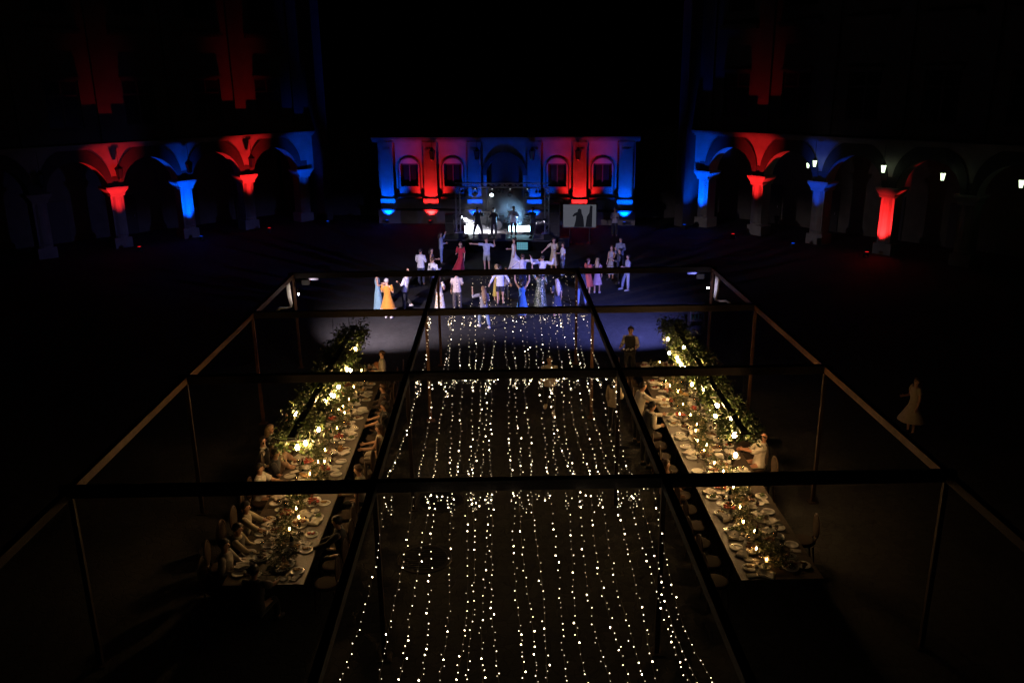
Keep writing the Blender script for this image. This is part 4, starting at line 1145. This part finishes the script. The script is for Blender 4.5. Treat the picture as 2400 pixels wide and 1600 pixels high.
    for k in range(34):
        y = rng.uniform(y0 + .4, y1 - .3); cx = xc + .13 * math.sin(y * 1.9 + ti) + rng.gauss(0, .14); h_ = TZ + rng.uniform(.06, .16)
        for q in range(16): leaf(fl, Vector((cx + rng.gauss(0, .03), y + rng.gauss(0, .03), h_ + rng.gauss(0, .02))), rng.uniform(.03, .055), rng.uniform(.03, .045))
    tag(f.build("greenery_runner", M_SPRIG), "runner of green sprigs lying along the middle of " + who, "greenery", "greenery runners on the tables")
    tag(fl.build("flowers", M_FLOWER), "cream flower heads strewn along the middle of " + who, "flowers", "flowers on the tables")
    # hanging greenery frame over the table
    (gx0, gx1), (gw0, gw1), (gy0, gy1) = T['gx'], T['gw'], T['gy']
    o = thing("hanging_greenery", "black hanging frame dressed with green garlands over " + who, "garland", ((gx0 + gx1) / 2, (gy0 + gy1) / 2, 2.15), 0, "greenery frames hung over the tables")
    def G(u, v, z): # u -1..1 across, v 0..1 from the camera end
        gx, gw = gx0 + (gx1 - gx0) * v, gw0 + (gw1 - gw0) * v
        return Vector((gx + u * gw, gy0 + (gy1 - gy0) * v, z)) - Vector(o.location)
    f = MB()
    for u in (-.75, .75): f.tube(G(u, 0, 2.2), G(u, 1, 2.2), .022, n=6)
    for v in (0, .25, .5, .75, 1): f.tube(G(-.75, v, 2.2), G(.75, v, 2.2), .02, n=6)
    f.add([G(-.22, 0, 2.26), G(.22, 0, 2.26), G(.22, 1, 2.26), G(-.22, 1, 2.26), G(-.22, 0, 2.22), G(.22, 0, 2.22), G(.22, 1, 2.22), G(-.22, 1, 2.22)], [(0, 1, 2, 3), (7, 6, 5, 4), (0, 4, 5, 1), (1, 5, 6, 2), (2, 6, 7, 3), (3, 7, 4, 0)])
    f.build("frame", M_BLACK, o)
    f = MB()
    for y in (17.4, 22.65):
        v = (y - gy0) / (gy1 - gy0)
        for u in (-.75, .75): f.tube(G(u, v, 2.2), G(u * .9, v, 3.12), .006, n=5)
    f.build("cable", M_IRON, o)
    BLKW = [at(px, py, 2.08 if (ti == 0 or i_ < 15) else 1.32) for i_, (px, py) in enumerate(BULBS[ti])]
    clear(Vector(o.location))
    f = MB(); n_ = 46
    for u0 in (-.72, .72):
        for k in range(n_):
            v = (k + rng.random()) / n_
            dens = .45 + .75 * noise.noise(Vector((v * 9, u0 * 3 + ti * 5, 1.3)))
            rr = .13 + .10 * max(0, dens)
            cz = 2.12 + rng.gauss(0, .05)
            c = Vector((0, 0, 0))
            for q in range(int(50 + 100 * max(0, dens))):
                a = Vector((rng.gauss(0, rr * .62), rng.gauss(0, .11), rng.gauss(0, rr * .7)))
                leaf(f, G(u0, v, cz) + a, rng.uniform(.06, .13), rng.uniform(.03, .065))
            if rng.random() < .3 and not (ti == 1 and v < .15):
                h = rng.uniform(.15, .4); b0 = G(u0, v, cz) + Vector((rng.gauss(0, .1), 0, -.05))
                for q in range(int(h * 90)):
                    leaf(f, b0 + Vector((rng.gauss(0, .025), rng.gauss(0, .025), -h * q / (h * 90))), rng.uniform(.05, .09), rng.uniform(.025, .045))
    f.build("foliage", M_LEAF, o)
    BLK_ = []
    # bulbs among the greenery
    ps = sorted([(at(px, py, 2.08 if (ti == 0 or i_ < 15) else 1.32), i_) for i_, (px, py) in enumerate(BULBS[ti])], key=lambda q: -q[0].y)
    for k, (p, i_) in enumerate(ps):
        b = thing("pendant_bulb", "%s glowing bulb from the stage end hanging in the greenery over %s" % (ORD[k + 1], who), "light bulb", p, 0, "bulbs hanging in the greenery")
        sc_ = {14: 1.35, 15: 1.2}.get(i_, 1) if ti else {7: 1.3, 10: 1.25, 9: 1.1}.get(i_, 1)
        sc_ *= .88
        MB().lathe([(0, -.05 * sc_), (.022 * sc_, -.045 * sc_), (.036 * sc_, -.02 * sc_), (.036 * sc_, .004 * sc_), (.022 * sc_, .035 * sc_), (.013 * sc_, .05 * sc_)], 14).build("globe", M_BULB, b, True)
        MB().lathe([(.015, .05 * sc_), (.017, .06 * sc_), (.017, .11 * sc_), (.008, .125 * sc_)], 10).build("socket", M_BLACK, b)
        MB().tube((0, 0, .12 * sc_), (0, 0, max(.2, 2.21 - p.z)), .004, n=5).build("cord", M_BLACK, b)
    # chairs along both sides
    for side in (0, 1):
        sgn = T['inner'] * (1 if side == 0 else -1)
        ex = x1 if sgn > 0 else x0
        for k in range(N):
            y = y0 + .42 + k * (y1 - y0 - .84) / (N - 1)
            lb = "%s oval-backed beige chair from the stage end, %s of %s" % (ORD[13 if (ti == 1 and side == 1 and k == 2) else N - k], SIDE[side], who)
            loc = (ex + sgn * rng.uniform(.22, .34), y + rng.uniform(-.05, .05), 0)
            rz = (PI / 2 if sgn > 0 else -PI / 2) + rng.uniform(-.15, .15)
            if ti == 1 and side == 1 and k < 7 and k not in (2, 6): continue
            if CHAIR is None: CHAIR = chair_proto(); c = CHAIR
            else: c = copy_tree(CHAIR)
            c.location = loc; c.rotation_euler = (0, 0, rz); tag(c, lb, "chair", "oval-backed chairs at the tables")

# ------------------------------------------------------------------ fairy light strings between the inner beams
XS = [-1.86, -1.45, -1.22, -1.02, -.82, -.62, -.50, -.30, -.14, .17, .34, .52, .74, .92, 1.12, 1.33, 1.52, 1.72, 1.96, 2.14, 2.36]
FB = [emission("fairy_bulb", (1.0, .80, .52), s_) for s_ in (2.5, 8, 30)]
BULBM = [MB().lathe([(0, -r_), (r_ * .7, -r_ * .7), (r_, 0), (r_ * .7, r_ * .7), (0, r_ * 1.5)], 6).mesh("bulb", FB[i], True) for i, r_ in enumerate((.0046, .0056, .0076))]
M_WIRE = mat("wire", (.02, .018, .015), .5, 0)
BAYN = ["bay nearest the stage", "second bay from the stage", "third bay from the stage", "bay nearest the camera"]
for bi in range(4):
    ya, yb = YP[bi], YP[bi + 1]
    for si, x in enumerate(XS):
        if bi == 0 and si in (3, 11, 16): continue
        xa, xb = x + rng.gauss(0, .05), x + rng.gauss(0, .06)
        if si == 0 and bi == 2: xb -= .12
        sag = (.40, .62, .66, .5)[bi] + rng.gauss(0, .09)
        z0 = 3.10; n = 60
        pts = []
        loop = 0
        if rng.random() < .8:
            loop = 1
            dp = rng.uniform(.12, .38); dx = rng.uniform(.04, .14) * rng.choice((-1, 1))
            for k in range(10):
                q = k / 10; pts.append(Vector((xa + dx * (1 - q), ya - .09 - .02 * math.sin(q * 9), z0 - dp * math.sin(PI * q))))
        for k in range(n + 1):
            q = k / n
            s_ = 4 * sag * q * (1 - q)
            pts.append(Vector((xa + (xb - xa) * q + .03 * math.sin(q * 7 + si), ya - .09 + (yb - ya + .18) * q, z0 - s_ + .03 * noise.noise(Vector((si * 3.3, bi * 7.7, q * 9))))))
        if rng.random() < .4:
            dx = rng.uniform(.05, .18) * rng.choice((-1, 1)); dp = rng.uniform(.05, .2)
            for k in range(1, 9):
                q = k / 8; pts.append(Vector((xb + dx * q, yb + .09 + .02 * q, z0 - dp * math.sin(PI * q))))
        o = thing("fairy_light_string", "%s fairy light string from the bearded man's table, %s" % (ORD[si + 1 if not (bi == 0) else si + 1 - sum(q < si for q in (3, 11, 16))], BAYN[bi]), "string light", pts[0], 0, "fairy light strings under the pergola")
        f = MB(); f.path([p - pts[0] for p in pts[::2]], .0022, 3, False); f.build("wire", M_WIRE, o)
        acc, nxt, nb = 0.0, rng.uniform(.03, .1), 0
        ll = sum((b - a).length for a, b in zip(pts[:10], pts[1:11])) if loop else 0
        for a, b in zip(pts[:-1], pts[1:]):
            d = (b - a).length
            while acc + d >= nxt and nb < 98:
                p = a.lerp(b, (nxt - acc) / d)
                k = rng.choices((0, 1, 2), ((.48, .37, .15) if bi else (.75, .25, 0)))[0]
                link_mesh("bulb", BULBM[k], o, p - pts[0] + Vector((rng.gauss(0, .017), 0, -.02 + rng.gauss(0, .008)))); nb += 1
                nxt += rng.uniform(.05, .11) if nxt < ll and bi else (.36, .21, .175, .155)[bi] * rng.uniform(.65, 1.35)
            acc += d
# ------------------------------------------------------------------ the guests
W, DK, NV = (.72, .72, .73), (.02, .02, .022), (.03, .04, .09)
BR, BLK, BLD, GRY = (.06, .03, .015), (.018, .013, .01), (.42, .28, .13), (.5, .49, .48)
def topv(x, y, h): # stand a person of height h whose crown is at this point of the 2352-wide picture
    p = at(x * V, y * V, h); return (p.x, p.y, 0)
def feet(x, y): p = at(x * V, y * V, 0); return (p.x, p.y, 0)
DG = "guests on the dance floor"
FLORAL = pattern_cloth("floral_cloth", (.75, .70, .58), (.55, .28, .03), 14, .34)
SEQUIN = pattern_cloth("sequin_cloth", (.03, .05, .028), (.62, .68, .52), 34, .36, .4, .2)
person("man in light shirt facing the bride, hands before him, outermost of the three in white", topv(965, 570, 1.78), 20, 1.78, ('bend', 'bend'), top=W, bottom=NV, hair=('short', BLK), group=DG)
person("dark haired woman in dark dress among the men in white shirts", topv(991, 569, 1.68), 100, 1.68, ('bend', 'down'), dress=((.05, .045, .06), .4, .26), slim=.9, hair=('mid', BLK), group=DG)
person("man in white shirt and grey trousers standing side on to the others", topv(994, 589, 1.8), 35, 1.8, ('down', 'bend'), top=(.78, .78, .79), bottom=(.13, .12, .11), hair=('short', BR), group=DG)
person("person in pale blue denim standing behind the men in white, arm bent", topv(1012, 533, 1.7), 90, 1.7, ('half', 'bend'), top=(.30, .36, .55), bottom=(.22, .3, .5), hair=('mid', BR), slim=.9, group=DG)
person("woman in long red dress on the dance floor", topv(1057, 555, 1.68), 200, 1.68, ('down', 'bend'), dress=((.42, .015, .03), .18, .34, {'sleeve': .9, 'fold': .08, 'sway': .25}), slim=.9, hair=('mid', BR), group=DG)
person("man in light blue shirt and shorts with one arm stretched out", topv(1117, 546, 1.75), 185, 1.75, ('half', 'out'), top=(.42, .47, .60), sleeve='short', bottom=(.35, .4, .52), shorts=True, hair=('short', BR), shoes=(.5, .5, .5), group=DG)
person("bride in white satin gown with long skirt", topv(1180, 546, 1.72), 255, 1.72, ('down', 'bend'), dress=((.82, .81, .84), 0.0, .58, {'train': -.2, 'fold': .09, 'kind': 'satin', 'sway': -.1, 'fwd': -.35}), slim=.88, hair=('bun', BR), group=DG)
person("man in white shirt with arms spread, dancing at the bride's side", topv(1200, 582, 1.75), 15, 1.75, ('outlow', 'out'), top=(.62, .60, .66), bottom=NV, hair=('short', BR), group=DG)
person("man in white shirt raising both fists", topv(1246, 585, 1.75), 5, 1.75, (((.85, .1, -.25), (.25, .1, 1)), ((.85, .1, -.25), (.1, .1, 1))), top=(.76, .74, .78), bottom=DK, hair=('short', BLK), group=DG)
person("woman in pale yellow dress holding hands with boy in white", topv(1272, 546, 1.7), 200, 1.7, ('bend', 'outlow'), dress=((.55, .48, .33), .35, .27, {'sleeve': .7, 'fold': .06}), slim=.92, hair=('mid', BR), group=DG)
person("boy in white t-shirt and jeans beside woman in pale yellow", topv(1293, 557, 1.6), 250, 1.6, ('down', 'bend'), top=(.68, .68, .72), sleeve='short', bottom=(.2, .25, .38), hair=('short', BR), slim=.85, shoes=(.5, .5, .5), group=DG)
person("woman in coral red dress next to blonde in pink", topv(1352, 592, 1.66), 60, 1.66, ('bend', 'bend'), dress=((.55, .10, .07), .42, .27, {'sleeve': .6}), hair=('short', (.1, .05, .03)), group=DG)
person("blonde woman in pink knee-length dress", feet(1371, 673), 15, 1.62, ('bend', 'down'), dress=((.62, .38, .42), .45, .24, {'sleeve': .3}), slim=.85, hair=('long', BLD), shoes=(.5, .4, .4), group=DG)
person("person in dark jacket and blue jeans behind the pergola beam", topv(1334, 612, 1.75), 40, 1.75, ('down', 'down'), top=(.03, .03, .06), bottom=(.22, .29, .50), hair=('short', BLK), legs=('stand', 'fwd'), group=DG)
person("dim figure in light dress at the edge of the dance floor", topv(1405, 563, 1.68), 230, 1.68, ('bend', 'down'), dress=((.35, .33, .33), .35, .3), slim=.9, hair=('mid', BR), group=DG)
person("dim figure in grey shirt behind the group by the screen", topv(1426, 545, 1.72), 200, 1.72, ('bend', 'down'), top=(.25, .27, .33), bottom=DK, hair=('short', BLK), group=DG)
person("dark haired person talking at the edge of the dance floor, back half turned", topv(1424, 570, 1.7), 280, 1.7, ('bend', 'half'), top=(.06, .06, .08), bottom=DK, hair=('short', BLK), group=DG)
person("person in white t-shirt and pale trousers at the edge of the dance floor", feet(1440, 667), 260, 1.68, ('bend', 'down'), top=(.45, .46, .55), sleeve='short', bottom=(.4, .42, .5), hair=('short', BLK), shoes=(.4, .4, .4), legs=('stand', 'fwd'), slim=.9, group=DG)
person("woman in long pale blue dress standing next to woman in orange", topv(865, 621, 1.74), 80, 1.74, ('bend', 'bend'), dress=((.20, .36, .44), .04, .24, {'fold': .06}), slim=.86, hair=('bun', BR), shoes=(.3, .3, .3), group=DG)
person("grey haired woman in orange dress with pale striped hem", feet(893, 731), 15, 1.68, ('bend', 'bend'), dress=((.55, .21, .02), .42, .34, {'sleeve': .75, 'fold': .03, 'band': (.75, .55, .48)}), hair=('short', GRY), shoes=(.7, .66, .64), slim=1.1, group=DG)
person("man in white shirt and black trousers dancing with one foot kicked up", topv(928, 620, 1.74), 300, 1.74, ('bend', 'half'), top=(.78, .78, .8), sleeve='rolled', bottom=DK, lean=-12, legs=('stand', 'kick'), hair=('short', BLK), shoes=(.65, .65, .65), group=DG)
person("woman in white and yellow floral dress behind the slanting beam", topv(1008, 632, 1.66), 20, 1.66, ('bend', 'bend'), dress=(FLORAL, .1, .27, {'sleeve': .5, 'fold': .04}), slim=.92, hair=('long', BR), group=DG)
person("man in beige t-shirt seen from behind", topv(1048, 621, 1.76), 0, 1.76, ('down', 'bend'), top=(.60, .50, .43), sleeve='short', bottom=(.07, .055, .05), hair=('short', BR), group=DG)
person("woman with long fair hair in jeans striding, white sneakers", feet(1112, 753), -20, 1.72, ('half', 'bend'), top=(.3, .3, .35), sleeve='rolled', bottom=(.25, .33, .48), hair=('long', (.32, .19, .1)), legs=('fwd', 'backw'), shoes=(.75, .75, .75), slim=.88, group=DG)
person("person in white shirt and black shorts holding hands out to both sides", topv(1148, 608, 1.76), 0, 1.76, (((.48, .05, -.88), (.42, .1, -.9)), ((.48, .05, -.88), (.42, .1, -.9))), top=(.70, .71, .80), bottom=(.015, .015, .03), shorts=True, hair=('short', BLK), group=DG)
person("woman in yellow dress half hidden by the person in black shorts", topv(1140, 606, 1.68), -25, 1.68, ('bend', 'bend'), dress=((.55, .42, .08), .3, .2), slim=.8, hair=('long', BLD), group=DG)
person("woman in blue dress dancing with both arms raised", topv(1199, 640, 1.66), 10, 1.66, ('up', 'up'), dress=((.07, .24, .55), .25, .30, {'fold': .1}), slim=.9, hair=('mid', BLK), group=DG)
person("woman in dark green sequin dress under the fairy lights", topv(1241, 620, 1.68), 10, 1.68, ('up', 'bend'), dress=(SEQUIN, .14, .30, {'sleeve': .9}), hair=('mid', BLK), slim=1.2, shoes=(.4, .4, .4), group=DG)
person("woman with ash blonde hair in short navy dress", topv(1279, 640, 1.62), -20, 1.62, ('bend', 'down'), dress=((.03, .04, .09), .55, .23, {'sleeve': .8}), hair=('long', (.62, .52, .52)), slim=.9, group=DG)
person("photographer crouched low before the couple, dark clothes", topv(1162, 613, 1.5), 170, 1.5, ('face', 'face'), top=(.25, .2, .16), bottom=DK, hair=('short', BR), group=DG)
# band
BG = "musicians on the stage"
def onstage(x, y): p = at(x * V, y * V, .6); return (p.x, p.y, .6)
tr = person("trumpet player in black at the unlit arcade end of the stage", onstage(1098, 546), 165, 1.76, (((.3, .75, -.4), (-.35, .5, .75)), ((.3, .75, -.4), (-.35, .5, .75))), top=DK, bottom=DK, legs=('wide', 'wide'), hair=('short', BLK), group=BG)
person("musician in black at the middle of the stage, hands to his mouth", onstage(1135, 547), 180, 1.74, ('face', 'face'), top=(.03, .03, .035), bottom=DK, hair=('short', BLK), group=BG)
person("musician in white shirt and dark waistcoat at the microphone", onstage(1180, 545), 190, 1.78, ('play', 'face'), top=(.74, .76, .8), bottom=DK, hair=('short', BLK), group=BG)
person("keyboard player in dark clothes at the screen end of the stage", onstage(1224, 546), 215, 1.74, ('front', 'front'), top=(.03, .04, .06), bottom=DK, hair=('short', BLK), group=BG)
person("man in white shirt and dark trousers standing by the far blue uplight", topv(1413, 477, 1.78), 190, 1.78, ('bend', 'bend'), top=(.55, .52, .55), bottom=DK, hair=('short', BLK))
person("man in dark clothes standing in the dark between stage and screen", topv(1275, 462, 1.8), 200, 1.8, ('down', 'down'), top=DK, bottom=DK, hair=('short', BLK))
p = Vector(tr.location); 
o = thing("trumpet", "brass trumpet held up by the musician in black", "trumpet", (p.x, p.y, p.z), -rad(165))
f = MB(); f.path([(0, .17, 1.52), (0, .50, 1.54), (0, .60, 1.54), (0, .66, 1.54)], [.008, .01, .03, .062], 12, False); f.path([(0, .24, 1.52), (0, .22, 1.46), (0, .34, 1.44), (0, .44, 1.46), (0, .42, 1.53)], .008, 6)
f.build("horn", mat("trumpet_brass", (.8, .58, .22), .2, .05, metal=1.0), o, True)
MB().path([(0, .31, 1.44), (0, .31, 1.58)], .012, 8).build("valve", M_ALU, o)
# waiters and strollers
person("waiter in black waistcoat carrying tray of glasses past the tables", topv(1449, 749, 1.78), 200, 1.78, ('tray', 'tray'), top=(.62, .58, .54), vest=DK, bottom=DK, hair=('short', BLK), group="waiters and helpers")
p = at(1441 * V, 800 * V, 1.05)
o = thing("serving_tray", "tray of white cups carried by the waiter in the waistcoat", "tray", (p.x - .02, p.y - .36, 1.10), 0)
MB().lathe([(0, 0), (.2, 0), (.21, .015), (.2, .016), (.19, .006), (0, .006)], 20, (0, 0, 0), 1.2, .9).build("tray", M_IRON, o)
for k in range(5): MB().lathe([(.02, .007), (.035, .05), (.032, .05), (.018, .012), (0, .012)], 10, (-.14 + .07 * k, .05 * (-1) ** k, 0)).build("cup", M_CERAMIC, o)
person("guest in white shirt and dark trousers walking up the aisle, white sneakers", feet(1262, 945), 185, 1.76, ('bend', 'down'), top=(.62, .52, .40), sleeve='rolled', bottom=(.018, .016, .016), legs=('fwd', 'backw'), hair=('short', BLK), shoes=(.62, .5, .34))
person("woman in white blouse standing at the stage end of the bearded man's table", topv(876, 804, 1.68), 255, 1.68, ('tray', 'tray'), top=(.60, .54, .46), bottom=DK, hair=('short', BR), slim=.9, group="waiters and helpers")
person("lone woman in pale dress standing in the dark beyond the pergola", topv(2107, 866, 1.62), 260, 1.62, ('down', 'bend'), dress=((.45, .36, .25), .45, .42, {'sleeve': .5, 'fold': .05}), hair=('mid', BR), slim=.95)
SG = "guests seated at the tables"
def seat(px, py, ti, side, label, z=1.27, **kw):
    """px, py: photo pixel of the head."""
    p = at(px, py, z); T = TABLES[ti]
    sgn = T['inner'] * (1 if side == 0 else -1); ex = T['x1'] if sgn > 0 else T['x0']
    x = min(max(p.x, ex + .12), ex + .62) if sgn > 0 else max(min(p.x, ex - .12), ex - .62)
    face = (-90 if sgn > 0 else 90) + kw.pop('turn', 0)
    return person(label, (x, p.y, 0), face, kw.pop('h', 1.74), kw.pop('arms', ('table', 'table')), ('sit', 'sit'), sit=True, group=SG, **kw)
z1 = lambda x, y: (480 + x / 3.92, 740 + y / 3.92)
z2 = lambda x, y: (440 + x / 4.9, 1100 + y / 4.9)
z3 = lambda x, y: (1400 + x / 3.92, 740 + y / 3.92)
z4 = lambda x, y: (1500 + x / 4.9, 1090 + y / 4.9)
seat(*z1(725, 890), 0, 1, "bald man with white beard and white shirt seated behind the garland", top=(.62, .56, .48), bottom=DK, hair=('bald', GRY, 1), lean=8)
seat(*z1(605, 1005), 0, 1, "fair haired older woman seated between bearded man and man in waistcoat", top=(.3, .32, .28), bottom=DK, hair=('mid', (.42, .3, .16)), slim=.92, h=1.66)
seat(*z1(520, 1070), 0, 1, "man in dark waistcoat and white sleeves, hand on his hip", z=1.42, arms=('hip', 'hip'), top=(.66, .6, .5), vest=DK, bottom=DK, hair=('short', BLK), turn=-10)
seat(*z1(650, 1180), 0, 1, "guest in pinkish shirt reaching over the bearded man's table", arms=('reach', 'reach'), top=(.52, .34, .26), sleeve='short', bottom=DK, hair=('short', BR), lean=16)
seat(*z1(600, 1235), 0, 1, "man in dark t-shirt leaning his arms on the bearded man's table", arms=('reach', 'table'), top=(.06, .06, .075), sleeve='short', bottom=DK, hair=('short', BLK), lean=12)
seat(*z1(475, 1375), 0, 1, "dark haired man in white t-shirt with arm along the table", arms=('reach', 'table'), top=(.74, .70, .64), sleeve='short', bottom=DK, hair=('short', BLK), lean=6)
seat(*z2(612, 395), 0, 1, "woman in cream blouse reaching both arms over her plate", arms=('reach', 'reach'), top=(.56, .50, .36), sleeve='rolled', bottom=DK, hair=('short', BLK), lean=8, slim=.92)
seat(*z2(540, 640), 0, 1, "guest in cream shirt and dark jacket near the camera end of the table", arms=('table', 'reach'), top=(.5, .42, .28), bottom=DK, vest=(.05, .04, .035), hair=('short', BLK), lean=10)
seat(*z2(400, 830), 0, 1, "guest in striped white shirt at the dark camera end of the table", arms=('table', 'bend'), top=(.46, .40, .32), bottom=DK, hair=('short', BLK), lean=4)
pe = at(*z2(900, 760), 1.35)
person("guest in black seen from behind at the camera end of the bearded man's table", (pe.x, min(pe.y, 12.95), 0), 10, 1.74, ('table', 'reach'), ('sit', 'sit'), sit=True, top=(.035, .025, .02), sleeve='short', bottom=DK, hair=('short', BLK), lean=8, group=SG)
pe = at(*z2(1250, 1230), 1.3)
seat(*z1(1440, 1385), 0, 0, "dark haired guest in white shirt seated on the aisle side of the bearded man's table", top=(.6, .52, .42), bottom=DK, hair=('short', BR), lean=8)
seat(*z1(1622, 1010), 0, 0, "woman in sleeveless white dress on the aisle side of the bearded man's table", top=(.58, .50, .38), sleeve='none', bottom=(.5, .44, .34), hair=('mid', BR), slim=.9, lean=4)
seat(*z1(1690, 800), 0, 0, "guest in black with bare arms resting on the table, dark hair", arms=('reach', 'reach'), top=(.02, .018, .018), sleeve='short', bottom=DK, hair=('mid', BLK), lean=10)
seat(*z1(1660, 640), 0, 0, "guest in dark clothes one seat nearer the stage than the bare armed guest", top=(.04, .025, .02), bottom=DK, hair=('short', BR), lean=8)
seat(*z1(1440, 425), 0, 0, "red haired guest bending over the stage end of the bearded man's table", top=(.05, .04, .035), bottom=DK, hair=('mid', (.30, .11, .03)), lean=22)
seat(*z2(1760, 560), 0, 0, "guest in dark shirt near the camera end, aisle side of the bearded man's table", arms=('reach', 'table'), top=(.035, .035, .04), bottom=DK, hair=('short', BLK), lean=8)
seat(*z3(1508, 1090), 1, 1, "bald man in white shirt leaning back at his table, arms forward", arms=('front', 'table'), top=(.68, .62, .52), sleeve='rolled', bottom=(.3, .27, .22), hair=('bald', GRY), lean=-6, skin=(.55, .27, .17), h=1.8, slim=1.1)
person("waiter in white shirt bending to the aisle side of the bald man's table", topv(1467, 883, 1.66), 75, 1.74, ('bend', 'front'), top=(.66, .60, .50), bottom=DK, hair=('short', BLK), lean=12, group="waiters and helpers")
person("waiter in black waistcoat reaching to the bald man's table, cloth over his arm", topv(1487, 932, 1.62), 65, 1.74, ('front', 'bend'), top=(.66, .60, .50), vest=DK, bottom=DK, hair=('short', BLK), lean=14, group="waiters and helpers")
person("woman in white sleeveless top standing in the aisle by the bald man's table", topv(1412, 862, 1.7), 40, 1.7, ('down', 'bend'), top=(.55, .44, .3), bottom=DK, sleeve='long', hair=('mid', BLK), slim=.9, group="waiters and helpers")
seat(*z3(520, 1340), 1, 0, "guest in brown dress seated on the aisle side of the bald man's table", top=(.25, .12, .06), bottom=(.25, .12, .06), hair=('mid', BR), slim=.9)
# a folded rack at the edge of the light
p = at(1599 * V, 752 * V, 0)
o = thing("bottle_rack", "small dim wooden bottle rack beyond the bald man's garland", "rack", (p.x, p.y, 0), .1)
f = MB()
for x in (-.3, .3): f.span((x - .02, -.15, 0), (x + .02, .15, .95))
for z in (.3, .6, .9): f.span((-.278, -.15, z), (.278, .15, z + .02))
f.build("frame", M_BOARD, o)
for z in (.322, .622):
    for k in range(4): link_mesh("bottle", BOTL, o, (-.21 + .14 * k, 0, z))
bpy.data.scenes.remove(_tmp_scene)
bpy.data.objects.remove  # nothing else to clear
